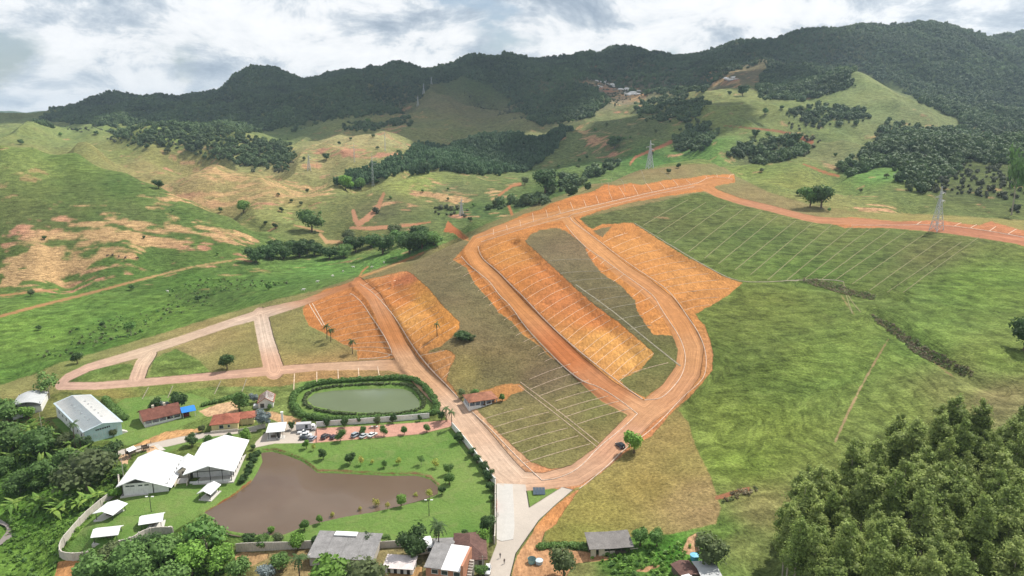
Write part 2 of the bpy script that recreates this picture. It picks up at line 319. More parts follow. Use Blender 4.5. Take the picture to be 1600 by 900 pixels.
# ------------------------------------------------------------------ land cover, traced on the ground
E1 = [(473,482),(487,465),(508,452),(538,445),(570,437),(608,429),(635,423),(646,429),(671,452),(692,478),(718,503),(718,511),(705,528),(688,541),(656,554),(700,546),(712,556),(703,575),(698,592),(712,612),(722,632),(700,630),(650,580),(615,560),(559,562),(558,548),(532,535),(502,518),(483,509),(475,494)]
E2 = [(708,406),(721,392),(735,376),(748,368),(765,357),(800,344),(820,334),(845,327),(860,318),(900,305),(925,300),(945,288),(965,290),(985,286),(1003,289),(1040,281),(1080,278),(1100,274),(1147,272),(1149,285),(1120,290),(1102,299),(1080,301),(1040,307),(987,316),(942,328),(905,341),(915,352),(925,358),(942,350),(957,350),(980,348),(990,349),(1030,375),(1070,400),(1095,412),(1130,432),(1160,442),(1140,460),(1110,478),(1086,491),(1101,509),(1109,528),(1114,552),(1113,579),(1097,599),(1075,623),(1054,640),(1033,664),(1019,680),(988,698),(953,728),(915,757),(888,768),(830,757),(775,757),(768,750),(745,716),(722,682),(700,652),(690,630),(722,632),(745,640),(775,672),(805,700),(830,722),(860,733),(895,728),(920,714),(945,692),(985,660),(996,647),(967,642),(958,624),(935,609),(920,602),(909,589),(889,578),(867,562),(854,553),(847,543),(817,523),(800,502),(780,489),(766,469),(743,445),(729,418)]
G1 = [(820,377),(830,366),(846,359),(871,356),(884,361),(895,369),(913,382),(920,401),(940,427),(969,445),(992,469),(996,486),(1006,502),(1021,523),(1051,524),(1058,540),(1063,555),(1062,575),(1052,592),(1020,612),(1009,622),(985,610),(967,594),(1000,578),(1023,552),(967,504),(940,485),(913,463),(871,424),(851,406),(840,395)]
G2 = [(926,361),(940,356),(956,354),(948,363),(941,371)]
E3 = [(1285,344),(1310,341),(1330,339),(1400,346),(1470,344),(1510,350),(1530,352),(1548,346),(1570,352),(1620,366),(1620,392),(1580,378),(1500,366),(1460,362),(1400,356),(1320,356),(1300,350)]
E4 = [(800,895),(808,868),(828,838),(842,815),(872,786),(895,770),(905,765),(880,800),(868,820),(852,830),(845,850),(880,858),(915,862),(960,874),(900,880),(880,905),(800,905)]
E5 = [(693,362),(700,345),(712,356),(728,372),(735,377),(722,374),(708,364)]
E6 = [(1075,840),(1088,832),(1090,860),(1082,868),(1066,862)]
E7 = [(90,878),(110,874),(140,876),(144,890),(138,905),(85,905)]
E8 = [(310,642),(340,632),(362,627),(372,634),(372,646),(400,642),(430,644),(470,655),(470,662),(440,662),(420,652),(390,652),(360,648),(325,652)]
E9 = [(198,701),(231,686),(257,675),(310,669),(319,673),(283,683),(240,693)]
E10 = [(366,868),(380,862),(420,865),(418,872),(395,885),(372,895)]
E11 = [(750,612),(790,600),(812,600),(822,610),(800,616),(790,626),(730,640),(722,632)]
E12 = [(988,893),(1020,882),(1035,884),(1010,893)]
E13 = [(600,895),(660,885),(660,905),(600,905)]
s_earth = region([E1, E2, E3, E4, E5, E6, E7, E8, E9, E10, E11, E12, E13], holes=[G1, G2], y1=900)
DRY = [[(-40,625),(0,602),(60,582),(90,568),(170,545),(250,522),(330,497),(430,468),(490,455),(560,432),(600,416),(640,402),(700,378),(760,350),(850,315),(930,285),(1000,266),(1080,256),(1125,256),(1150,275),(1200,300),(1260,318),(1330,330),(1450,335),(1620,345),(1620,378),(1280,345),(1150,316),(1097,300),(905,341),(925,358),(942,350),(990,349),(1030,375),(1070,400),(1095,412),(1130,432),(1160,442),(1086,491),(1113,552),(1097,599),(1060,640),(1075,660),(1088,700),(1108,740),(1127,795),(1118,818),(1050,834),(990,838),(900,854),(850,845),(860,800),(890,770),(800,752),(720,690),(690,640),(640,600),(470,596),(440,604),(330,604),(290,612),(200,625),(100,612),(60,622)]]
DRYG = [[(100,597),(160,572),(205,568),(212,580),(205,590),(120,598)],[(240,560),(275,545),(310,562),(330,582),(300,588),(232,590)]]
s_dry = region(DRY, holes=DRYG, y0=150, y1=900)
s_dry = np.where((PY < 300) & (GY < 560), FAR, s_dry)
LAWN = [[(400,700),(430,693),(492,693),(524,690),(600,684),(657,679),(702,668),(718,684),(745,718),(768,762),(769,848),(660,850),(480,850),(370,854),(335,832),(300,815),(330,792),(390,745)],
        [(180,775),(270,762),(320,745),(395,715),(392,745),(330,792),(300,812),(262,836),(200,850),(112,864),(100,862),(150,800)],
        [(80,655),(170,640),(195,622),(300,615),(330,625),(318,650),(250,682),(200,696),(170,688),(110,690)],
        [(232,700),(252,690),(330,678),(390,672),(392,685),(300,692),(262,706)],
        [(823,759),(876,762),(828,791)],[(494,664),(580,661),(670,655),(670,659),(580,665),(494,669)],
        [(470,598),(500,592),(640,592),(680,625),(680,648),(600,652),(500,655),(455,640),(455,620)]]
s_lawn = region(LAWN, y1=420)
s_road = region(lines=ROADS, y1=900)
GUL = [ # thin dirt tracks and gullies
 [(-10,497,2),(60,478,2),(140,458,2),(220,437,1.6),(300,417,1.3),(380,404,1.0)],[(0,462,1.5),(90,452,1.2)],
 [(565,432,1.6),(605,418,1.6),(640,404,1.5),(662,394,1.2)],[(560,436,1.6),(566,424,1.4),(575,416,1)],
 [(985,256,1.6),(992,246,1.8),(1015,236,2.0),(1035,228,2.4),(1048,222,3.0)],
 [(560,350,4),(575,340,4.5),(590,325,4),(600,302,2)],[(552,330,3),(556,345,4),(560,350,4)],[(500,366,2),(510,378,3),(535,378,2)],
 [(548,356,2),(580,357,3),(640,352,2),(672,347,1)],[(795,322,2),(800,335,2)],[(780,305,2),(800,290,2),(812,288,3)],
 [(1130,196,1),(1210,204,1.6),(1240,210,2.4),(1268,222,3.5)],[(1255,256,1),(1290,270,2),(1310,275,2)],[(1362,232,3),(1372,238,3)],
 [(460,352,1.2),(505,362,1.4)],[(1388,530,0.6),(1370,560,1.2),(1345,605,1.6),(1325,645,1.8),(1305,690,1.6)],[(1368,500,1),(1430,540,1.2),(1490,590,1)],
 [(1120,778,3),(1140,772,3.5),(1170,764,3)],[(1315,462,1),(1325,478,1),(1335,492,0.6)],
 [(412,702,1),(430,701,1.2),(452,708,1.2),(472,716,1.2),(486,726,1.4),(496,735,1.6),(540,736,1.4),(600,739,1.3),(650,739,1.4),(673,745,1.8),(686,758,1.8)],[(322,800,2),(342,789,2.2),(366,773,1.8),(393,751,1.4)],[(700,352,3),(716,362,3),(730,372,2)]]
s_gul = region(lines=GUL)
PAVE = [[(776,755),(821,757),(827,793),(878,761),(896,765),(870,787),(842,813),(826,836),(806,865),(796,905),(755,905),(776,850)],
        [(395,700),(400,690),(430,660),(494,667),(494,692),(430,693)],[(176,712),(178,705),(243,691),(283,682),(323,676),(400,668),(402,674),(323,683),(262,698),(240,700),(205,708)],
        [(268,690),(305,676),(312,677),(262,697)]]
s_pave = region(PAVE, y1=320)
BRICKP = [[(494,669),(581,665),(670,659),(702,656),(710,662),(702,667),(657,678),(600,683),(524,689),(488,692)]]
s_brick = region(BRICKP, y1=320)
BARE = [[(0,372),(30,346),(100,336),(200,341),(300,346),(370,360),(410,373),(400,386),(330,388),(230,395),(210,402),(150,410),(100,432),(60,440),(0,446)],
        [(250,290),(330,300),(420,305),(500,285),(520,295),(440,318),(330,330),(270,310)],[(300,255),(350,265),(440,280),(480,290),(420,298),(330,280)],
        [(590,320),(640,310),(665,322),(640,332),(600,328)],[(640,295),(720,300),(740,315),(690,318),(650,310)],[(600,195),(640,195),(630,208),(600,205)],
        [(540,228),(600,238),(620,245),(560,255),(520,245)],[(900,125),(960,130),(1010,145),(1000,160),(960,150),(920,140)],[(1100,110),(1150,120),(1160,135),(1110,135)],
        [(900,200),(950,210),(960,225),(930,235),(905,220)],[(470,252),(500,248),(505,262),(470,262)],
        [(1050,205),(1075,208),(1070,222),(1052,218)],[(1330,320),(1400,325),(1390,333),(1340,330)],[(760,300),(810,305),(800,315),(770,312)]]
s_bare = region(BARE, y0=500)
# ------------------------------------------------------------------ colours (sRGB of the ground itself, blended between samples)
def lin(c): c = np.asarray(c, float)/255.0; return np.where(c < 0.04045, c/12.92, ((c+0.055)/1.055)**2.4)
ALB = 0.60
def blend(samples, amp=14, power=3.0):
    s = np.array([(q[0], q[1], 700.0*math.log(P(q[0], q[1])[1])) for q in samples], float); c = np.array([lin(q[2:5]) for q in samples])*ALB
    DL = 700.0*np.log(GY)
    X = PX + amp*fbm(GX, GY, 60, 3, 31); Y = PY + amp*0.6*fbm(GX, GY, 60, 3, 37)
    num = np.zeros(GX.shape+(3,), np.float32); den = np.zeros(GX.shape, np.float32)
    for (sx, sy, sl), col in zip(s, c):
        w = (1.0/(((X-sx)**2+((Y-sy)*1.2)**2+(DL-sl)**2)+60.0)**(power/2)).astype(np.float32)
        den += w; num += w[...,None]*col.astype(np.float32)
    return num/den[...,None]
BASE = [(225,258,158,150,98),(262,270,160,150,98),(310,290,170,155,105),(350,312,160,150,98),(190,292,92,120,60),(235,308,92,120,60),(290,335,95,122,62),(370,362,95,122,62),(120,262,110,135,68),(30,250,128,148,80),(100,300,98,118,62),(200,330,104,122,68),(60,340,98,112,62),(250,310,108,128,70),(0,420,95,115,55),(200,420,88,120,55),(330,400,92,122,58),
 (300,440,88,125,52),(100,470,100,138,60),(50,520,112,148,62),(250,490,98,135,56),(400,440,92,128,60),(150,540,86,122,50),(500,420,98,142,66),(620,410,102,146,70),(40,580,95,130,55),(330,465,75,105,48),
 (300,270,150,148,92),(420,300,165,152,102),(450,340,140,150,88),(250,250,142,146,86),(560,220,176,170,120),(480,240,165,160,108),(600,200,150,160,98),(200,240,130,142,80),
 (600,330,108,112,76),(700,300,112,122,80),(650,285,150,165,90),(750,330,92,118,66),(560,360,120,125,75),(690,160,132,130,92),(750,180,128,128,88),(640,190,135,140,90),
 (100,205,130,150,88),(300,220,110,130,75),(270,215,135,160,85),(450,210,120,140,85),(950,220,116,132,82),(1000,200,112,126,82),(920,260,106,132,72),(860,300,95,120,65),(1000,250,85,130,60),
 (1120,160,140,150,92),(1100,190,132,150,82),(1200,190,130,145,86),(1350,140,140,155,100),(1450,180,126,140,92),(1250,150,122,140,82),(1150,120,125,120,90),(960,145,150,140,120),
 (1200,250,112,122,82),(1330,240,130,136,92),(1400,300,112,130,72),(1380,275,106,150,72),(1500,300,92,106,62),(1550,250,88,102,58),(1450,250,85,98,58),
 (1100,245,105,148,70),(1230,290,140,150,82),(1300,320,150,150,92),(1180,270,125,145,75),(1000,330,98,108,64),(960,345,98,108,64),(1200,370,92,114,58),(1350,400,102,120,62),(1450,400,110,116,68),(1100,330,100,115,62),(1250,430,98,125,58),
 (1200,470,106,124,58),(1150,560,100,120,56),(1300,580,118,142,66),(1450,540,112,140,66),(1550,440,112,140,62),(1570,560,116,140,66),(1200,660,122,142,64),(1150,720,114,138,58),(1400,640,120,140,70),(1560,620,142,134,92),(1500,600,132,140,82),
 (1150,850,125,138,80),(1180,800,135,135,85),(1120,830,100,130,60),(50,800,96,140,50),(30,740,70,105,40),(100,860,110,150,60),(960,880,90,130,55),(900,890,120,125,75),(1050,860,85,140,50),(300,880,70,100,40),(500,880,150,135,95),(640,870,135,130,90),
 (80,640,120,125,70),(250,630,110,140,65),(400,625,120,140,75),(760,620,110,125,65),(200,610,120,135,72),(20,60,70,100,50),(800,100,70,100,50),(1500,100,80,105,60)]
DRYS = [(50,600,140,138,90),(200,560,142,140,92),(300,520,146,142,94),(300,545,150,142,98),(450,520,138,138,88),(350,565,140,140,88),(160,620,140,138,80),(250,612,118,138,72),(500,590,165,140,95),(420,600,150,138,88),(150,585,112,130,70),(280,575,118,132,76),
 (700,450,118,114,84),(740,520,118,114,82),(760,580,112,110,76),(720,580,138,134,84),(850,590,120,110,84),(880,640,128,122,82),(800,660,132,126,84),(860,700,130,126,82),(940,640,122,122,76),(680,410,125,120,88),(620,415,130,125,85),
 (880,400,122,112,86),(940,450,112,106,78),(980,510,106,104,74),(1030,560,108,114,70),(980,600,118,120,74),
 (950,285,135,132,88),(1050,268,138,132,92),(1150,280,138,134,92),(1200,310,142,136,94),(1450,340,150,148,92),(880,310,130,128,85),(760,350,128,126,82),
 (1050,680,150,142,88),(1000,760,152,144,84),(1080,780,156,144,98),(930,800,146,142,80),(1060,720,150,146,88),(1100,800,150,135,95),(900,840,135,140,75)]
EARTH = [(1340,600,188,165,122),(1310,680,185,162,120),(1430,540,160,138,100),(1490,590,150,128,92),(1325,475,165,148,102),(140,458,185,145,100),(300,417,195,165,115),(40,482,190,145,100),(1210,204,165,112,84),(1255,216,175,115,88),(575,340,206,152,118),(600,305,190,140,105),(1020,236,198,132,98),(1150,772,172,118,88),(1160,652,190,120,78),(610,416,205,168,115),(600,740,125,92,66),(450,708,125,95,66),(345,788,150,95,60),(510,375,205,165,120),(500,490,202,132,78),(540,480,196,122,70),(590,520,192,126,76),(637,438,178,104,78),(655,445,200,140,72),(660,470,228,168,86),(640,500,222,165,94),(690,500,228,158,78),(600,550,196,136,86),(700,590,196,146,98),(560,455,200,130,80),(620,470,190,120,68),
 (740,420,200,128,70),(800,400,202,142,78),(800,440,206,132,72),(860,430,202,126,74),(880,470,198,122,76),(930,500,200,122,72),(940,530,226,170,96),(1000,560,226,176,102),(970,500,200,125,65),(900,400,202,130,76),(1000,390,212,152,88),(1080,430,216,156,92),(960,440,208,142,78),
 (950,310,206,132,78),(1100,285,210,142,86),(850,340,206,138,80),(770,470,200,128,70),(850,550,212,156,92),(940,620,208,148,92),(1030,510,216,150,86),(1100,550,206,150,105),(870,740,208,148,112),(1000,670,205,140,100),(740,650,216,182,150),(780,720,220,185,155),
 (1450,350,204,136,104),(1580,365,204,138,106),(860,800,214,150,98),(840,870,206,164,128),(900,870,200,160,125),(710,360,180,100,66),(1075,850,210,178,145),(115,890,214,160,110),(440,650,215,185,145),(340,640,222,195,160),(270,680,222,180,130),(390,875,205,178,135),(780,612,205,150,95),(630,898,205,175,125)]
ROADC = [(560,445,196,132,86),(610,520,190,126,76),(650,580,206,160,120),(720,650,218,182,152),(780,730,224,192,164),(100,600,216,176,152),(250,545,222,192,162),(420,520,222,196,172),(420,580,216,172,142),(550,570,216,176,142),(330,588,216,172,146),(745,400,206,142,86),(800,470,200,136,82),(880,550,196,120,72),(950,610,196,132,88),(1000,640,214,160,116),(1060,620,214,156,112),(1090,550,214,156,106),(1060,500,210,146,92),(940,390,212,152,98),(885,340,212,152,98),(1000,307,206,142,92),(1140,282,210,146,92),(1200,325,206,146,108),(1500,362,200,136,102),(900,745,214,168,134),(970,690,214,162,128)]
C_base = blend(BASE, 20)
f1 = fbm(GX, GY, 16, 4, 41); f2 = fbm(GX, GY, 55, 4, 47)
tint = np.stack([1.0+0.22*f2+0.10*f1, 1.0+0.10*f2+0.06*f1, 1.0+0.16*f2], -1)
C_base = C_base*tint  # DESAT
_l = C_base.mean(-1, keepdims=True); C_base = (C_base*0.92 + _l*0.08)*np.array([1.12, 1.06, 0.98])
# bare, eroded soil showing through the pasture in terracette streaks
st = fbm(GX*0.35, GY + GX*0.08, 7, 4, 53) + 0.6*fbm(GX, GY, 30, 3, 57)
bm_ = sstep(-9, 11, s_bare)*1.05 + st*1.35 - 0.42
bm_ = np.where(s_bare > FAR+1, sstep(0.1, 0.5, bm_), 0)
sp = (sstep(0.50, 0.62, fbm(GX*0.5, GY, 12, 4, 61)+0.25*f2))*sstep(450, 600, GY)*sstep(2000, 1500, GY)*0.7
soil = lin((206,170,122))*ALB; soil2 = lin((202,150,120))*ALB
sm = sstep(-0.4, 0.4, fbm(GX, GY, 70, 3, 65))[...,None]
soilc = soil*(1-sm)+soil2*sm
m = np.maximum(bm_, sp*0.8)[...,None]
C_base = C_base*(1-m)+soilc*m
C_dry = blend(DRYS, 16)*np.array([1.20, 1.08, 1.05])*(1+0.18*fbm(GX, GY, 12, 4, 71)[...,None]+np.stack([0.10*f2, -0.06*f2, 0*f2], -1))
C_earth = blend(EARTH, 12); C_earth = np.where((s_earth > -8)[...,None], C_earth*0.7 + 0.3*lin((214,146,84))*ALB, C_earth)
C_road = blend(ROADC, 8)*np.array([1.02, 1.05, 1.10])
# ------------------------------------------------------------------ ground sheet
def mat(name):
    m = bpy.data.materials.new(name); m.use_nodes = True
    nt = m.node_tree; b = nt.nodes['Principled BSDF']; b.inputs['Specular IOR Level'].default_value = 0.2
    return m, nt, b
class NT:
    """tiny node helper"""
    def __init__(s, nt): s.nt = nt; s.N = nt.nodes; s.L = nt.links
    def put(s, sock, v):
        if isinstance(v, bpy.types.NodeSocket): s.L.new(v, sock)
        elif isinstance(v, (tuple, list)) and len(v) == 3 and sock.type == 'RGBA': sock.default_value = (*v, 1)
        else: sock.default_value = v
    def math(s, op, a, b=0.0, clamp=False):
        n = s.N.new('ShaderNodeMath'); n.operation = op; n.use_clamp = clamp; s.put(n.inputs[0], a); s.put(n.inputs[1], b); return n.outputs[0]
    def attr(s, name):
        n = s.N.new('ShaderNodeAttribute'); n.attribute_name = name; return n
    def pos(s):
        return s.N.new('ShaderNodeNewGeometry').outputs['Position']
    def vmul(s, v, k):
        n = s.N.new('ShaderNodeVectorMath'); n.operation = 'MULTIPLY'; s.put(n.inputs[0], v); n.inputs[1].default_value = k; return n.outputs[0]
    def noise(s, scale, detail=3, rough=0.55, vec=None, dist=0.0):
        n = s.N.new('ShaderNodeTexNoise'); n.inputs['Scale'].default_value = scale; n.inputs['Detail'].default_value = detail
        n.inputs['Roughness'].default_value = rough; n.inputs['Distortion'].default_value = dist
        if vec is not None: s.L.new(vec, n.inputs['Vector'])
        return n.outputs['Fac']
    def map(s, x, a, b, c, d, smooth=False):
        n = s.N.new('ShaderNodeMapRange'); n.interpolation_type = 'SMOOTHSTEP' if smooth else 'LINEAR'
        for i, v in enumerate((x, a, b, c, d)): s.put(n.inputs[i], v)
        return n.outputs[0]
    def mix(s, f, a, b, mode='MIX'):
        n = s.N.new('ShaderNodeMix'); n.data_type = 'RGBA'; n.blend_type = mode
        s.put(n.inputs['Factor'], f); s.put(n.inputs['A'], a); s.put(n.inputs['B'], b); return n.outputs['Result']
    def scale(s, col, f):
        n = s.N.new('ShaderNodeVectorMath'); n.operation = 'SCALE'; s.put(n.inputs[0], col); s.put(n.inputs['Scale'], f); return n.outputs[0]
    def bump(s, h, strength, dist, b):
        n = s.N.new('ShaderNodeBump'); n.inputs['Strength'].default_value = strength; n.inputs['Distance'].default_value = dist
        s.L.new(h, n.inputs['Height']); s.L.new(n.outputs[0], b.inputs['Normal'])
def build_ground():
    me = bpy.data.meshes.new('ground'); nv = NU*NY
    co = np.stack([GX, GY, ZG], -1).astype(np.float32)
    me.vertices.add(nv); me.vertices.foreach_set('co', co.ravel())
    i = np.arange(NY-1)[:,None]*NU + np.arange(NU-1)[None]
    q = np.stack([i, i+1, i+NU+1, i+NU], -1).reshape(-1, 4).astype(np.int32)
    nq = len(q); me.loops.add(nq*4); me.loops.foreach_set('vertex_index', q.ravel())
    me.polygons.add(nq); me.polygons.foreach_set('loop_start', np.arange(0, nq*4, 4, dtype=np.int32))
    me.update(); me.shade_smooth()
    def fa(name, a):
        t = me.attributes.new(name, 'FLOAT', 'POINT'); t.data.foreach_set('value', a.astype(np.float32).ravel())
    def ca(name, c):
        t = me.attributes.new(name, 'FLOAT_COLOR', 'POINT')
        t.data.foreach_set('color', np.concatenate([np.clip(c, 0, 1), np.ones(c.shape[:2]+(1,))], -1).astype(np.float32).ravel())
    for n, a in (('s_earth', s_earth), ('s_dry', s_dry), ('s_lawn', s_lawn), ('s_road', s_road), ('s_gul', s_gul), ('s_pave', s_pave), ('s_brick', s_brick)): fa(n, a)
    for n, c in (('c_base', C_base), ('c_dry', C_dry), ('c_earth', C_earth), ('c_road', C_road)): ca(n, c)
    m, nt, b = mat('ground'); k = NT(nt)
    pos = k.pos()
    fine = k.noise(1.0, 5, 0.74, pos); tuft = k.noise(0.16, 4, 0.6, pos, 0.6)
    big = k.noise(0.03, 4, 0.55, pos)
    streak = k.noise(1.0, 5, 0.62, k.vmul(pos, (0.10, 0.10, 1.5)), 0.5)
    clod = k.noise(0.9, 4, 0.7, pos); edge = k.math('SUBTRACT', k.noise(0.30, 4, 0.62, pos), 0.5)
    gr = k.math('MULTIPLY', k.map(fine, 0.3, 0.7, 0.42, 1.58), k.map(tuft, 0.3, 0.7, 0.68, 1.28))
    gr2 = k.math('MULTIPLY', gr, k.map(streak, 0.34, 0.66, 0.62, 1.38))
    base = k.scale(k.attr('c_base').outputs['Color'], gr2)
    base = k.mix(k.map(tuft, 0.52, 0.72, 0, 0.35), base, k.mix(0.5, base, (0.16, 0.15, 0.06)))
    dryc = k.scale(k.attr('c_dry').outputs['Color'], k.math('MULTIPLY', k.map(fine, 0.3, 0.7, 0.45, 1.55), k.map(tuft, 0.3, 0.7, 0.78, 1.22)))
    def fac(name, amp, soft):
        return k.map(k.math('ADD', k.attr(name).outputs['Fac'], k.math('MULTIPLY', edge, amp)), -soft, soft, 0, 1, True)
    col = k.mix(fac('s_dry', 7, 1.6), base, dryc)
    lawn = k.scale(k.mix(k.map(big, 0.35, 0.65, 0, 1), (0.095, 0.175, 0.038), (0.145, 0.215, 0.055)), k.map(fine, 0.25, 0.75, 0.75, 1.25))
    lawn = k.mix(k.map(tuft, 0.5, 0.75, 0, 0.5), lawn, (0.20, 0.215, 0.085))
    col = k.mix(fac('s_lawn', 3, 1.0), col, lawn)
    earth = k.scale(k.attr('c_earth').outputs['Color'], k.math('MULTIPLY', k.map(clod, 0.28, 0.72, 0.72, 1.26), k.map(k.noise(0.12, 5, 0.6, pos, 1.2), 0.3, 0.7, 0.80, 1.18)))
    rill = k.noise(0.5, 4, 0.65, k.vmul(pos, (2.2, 0.5, 1.0)), 0.5)
    earth = k.scale(earth, k.math('MULTIPLY', k.map(rill, 0.32, 0.68, 0.72, 1.26), k.map(k.noise(0.05, 3, 0.5, pos), 0.3, 0.7, 0.9, 1.1)))
    earth = k.mix(k.map(k.noise(0.35, 5, 0.7, pos, 1.0), 0.56, 0.72, 0, 0.45), earth, k.scale(earth, 1.35))
    col = k.mix(fac('s_earth', 6, 0.9), col, earth)
    col = k.mix(fac('s_gul', 6.0, 1.2), col, k.scale(k.attr('c_earth').outputs['Color'], k.map(clod, 0.25, 0.75, 0.75, 1.2)))
    road = k.scale(k.attr('c_road').outputs['Color'], k.math('MULTIPLY', k.map(clod, 0.25, 0.75, 0.88, 1.1), k.map(k.noise(0.2, 4, 0.6, pos, 0.8), 0.3, 0.7, 0.88, 1.12)))
    cv = k.N.new('ShaderNodeCombineXYZ'); k.put(cv.inputs[0], k.math('MULTIPLY', k.attr('s_road').outputs['Fac'], 0.55)); k.put(cv.inputs[1], k.math('MULTIPLY', tuft, 1.5)); k.put(cv.inputs[2], k.math('MULTIPLY', big, 3.0))
    track = k.noise(1.0, 4, 0.7, cv.outputs[0])
    road = k.scale(road, k.map(track, 0.32, 0.68, 0.72, 1.22))
    col = k.mix(fac('s_road', 2.2, 1.0), col, road)
    pave = k.scale((0.44, 0.385, 0.33), k.math('MULTIPLY', k.map(fine, 0.25, 0.75, 0.92, 1.06), k.map(big, 0.35, 0.65, 0.9, 1.08)))
    col = k.mix(fac('s_pave', 0.8, 0.7), col, pave)
    col = k.mix(fac('s_brick', 1.0, 0.7), col, k.scale((0.46, 0.25, 0.19), k.math('MULTIPLY', k.map(clod, 0.25, 0.75, 0.88, 1.1), k.map(tuft, 0.3, 0.7, 0.92, 1.1))))
    nt.links.new(col, b.inputs['Base Color']); b.inputs['Roughness'].default_value = 0.95; b.inputs['Specular IOR Level'].default_value = 0.05
    hgt = k.math('ADD', k.math('ADD', fine, k.math('MULTIPLY', tuft, 2.0)), streak)
    flat = k.math('MAXIMUM', fac('s_road', 2, 1.0), k.math('MAXIMUM', fac('s_pave', 1, 1.0), k.math('MULTIPLY', fac('s_earth', 2, 1.0), 0.35)))
    k.bump(k.math('MULTIPLY', hgt, k.math('SUBTRACT', 1.0, k.math('MULTIPLY', flat, 0.85))), 0.9, 0.45, b)
    me.materials.append(m)
    o = bpy.data.objects.new('ground', me); COLL.objects.link(o); o['kind'] = 'structure'
    return o
ground = build_ground()
# ------------------------------------------------------------------ water
def add_mesh(name, verts, faces, m=None, parent=None, smooth=False):
    me = bpy.data.meshes.new(name); me.from_pydata([tuple(v) for v in verts], [], faces); me.update()
    if smooth: me.shade_smooth()
    if m is not None: me.materials.append(m)
    o = bpy.data.objects.new(name, me); COLL.objects.link(o)
    if parent is not None: o.parent = parent
    return o
def tag(o, label=None, cat=None, group=None, kind=None):
    if label: o['label'] = label
    if cat: o['category'] = cat
    if group: o['group'] = group
    if kind: o['kind'] = kind
    return o
def water(name, poly, zw, col, grow, rough=0.06):
    p = [at_Z(a, b, zw) for a, b in smooth_line(poly+[poly[0]], 2)[:-1]]
    c = Vector((sum(q[0] for q in p)/len(p), sum(q[1] for q in p)/len(p), zw))
    p = [Vector(q) + (Vector(q)-c).normalized()*grow for q in p]
    m, nt, b = mat(name); k = NT(nt)
    b.inputs['Roughness'].default_value = rough; b.inputs['Specular IOR Level'].default_value = 0.5; b.inputs['IOR'].default_value = 1.33
    n = k.noise(0.06, 3, 0.5, k.pos()); nt.links.new(k.mix(k.map(n, 0.3, 0.7, 0, 1), col, tuple(v*0.88 for v in col)), b.inputs['Base Color'])
    k.bump(k.noise(0.9, 3, 0.5, k.pos()), 0.012, 0.1, b)
    o = add_mesh(name, p, [list(range(len(p)))], m); o['kind'] = 'structure'; return o
water('pond_water', POND1, ZW1, (0.130, 0.090, 0.062), 1.0, 0.02)
water('pond_water', POND2, ZW2, (0.135, 0.165, 0.095), 0.8)
water('stream_water', STREAM, ZW3, (0.20, 0.17, 0.15), 0.8)
# ------------------------------------------------------------------ foliage
def leaf_mat(name, col, col2, var=0.35, trans=0.25):
    m = bpy.data.materials.new(name); m.use_nodes = True; nt = m.node_tree; k = NT(nt); N = nt.nodes
    out = N['Material Output']; b = N['Principled BSDF']; b.inputs['Roughness'].default_value = 0.65; b.inputs['Specular IOR Level'].default_value = 0.25
    oi = N.new('ShaderNodeObjectInfo'); tone = k.attr('tone').outputs['Fac']
    c = k.mix(oi.outputs['Random'], col, col2)
    c = k.scale(c, k.math('MULTIPLY', k.map(tone, 0, 1, 1-var, 1+var), k.map(k.noise(0.006, 3, 0.6, oi.outputs['Location']), 0.3, 0.7, 0.62, 1.42)))
    nt.links.new(c, b.inputs['Base Color'])
    if trans > 0:
        t = N.new('ShaderNodeBsdfTranslucent'); nt.links.new(k.scale(c, 1.2), t.inputs['Color'])
        mx = N.new('ShaderNodeMixShader'); mx.inputs[0].default_value = trans
        nt.links.new(b.outputs[0], mx.inputs[1]); nt.links.new(t.outputs[0], mx.inputs[2]); nt.links.new(mx.outputs[0], out.inputs['Surface'])
    return m
def plain(name, col, rough=0.8, var=0.12, scale=2.0, spec=0.2, metal=0.0):
    m, nt, b = mat(name); k = NT(nt)
    n = k.noise(scale, 4, 0.6, k.pos()); nt.links.new(k.scale(col, k.map(n, 0.3, 0.7, 1-var, 1+var)), b.inputs['Base Color'])
    b.inputs['Roughness'].default_value = rough; b.inputs['Specular IOR Level'].default_value = spec; b.inputs['Metallic'].default_value = metal
    return m
_ICO = None
def ico():
    global _ICO
    if _ICO is None:
        bm = bmesh.new(); bmesh.ops.create_icosphere(bm, subdivisions=2, radius=1.0)
        v = np.array([q.co[:] for q in bm.verts]); bm.verts.index_update()
        f = np.array([[q.index for q in fc.verts] for fc in bm.faces]); bm.free(); _ICO = (v, f)
    return _ICO
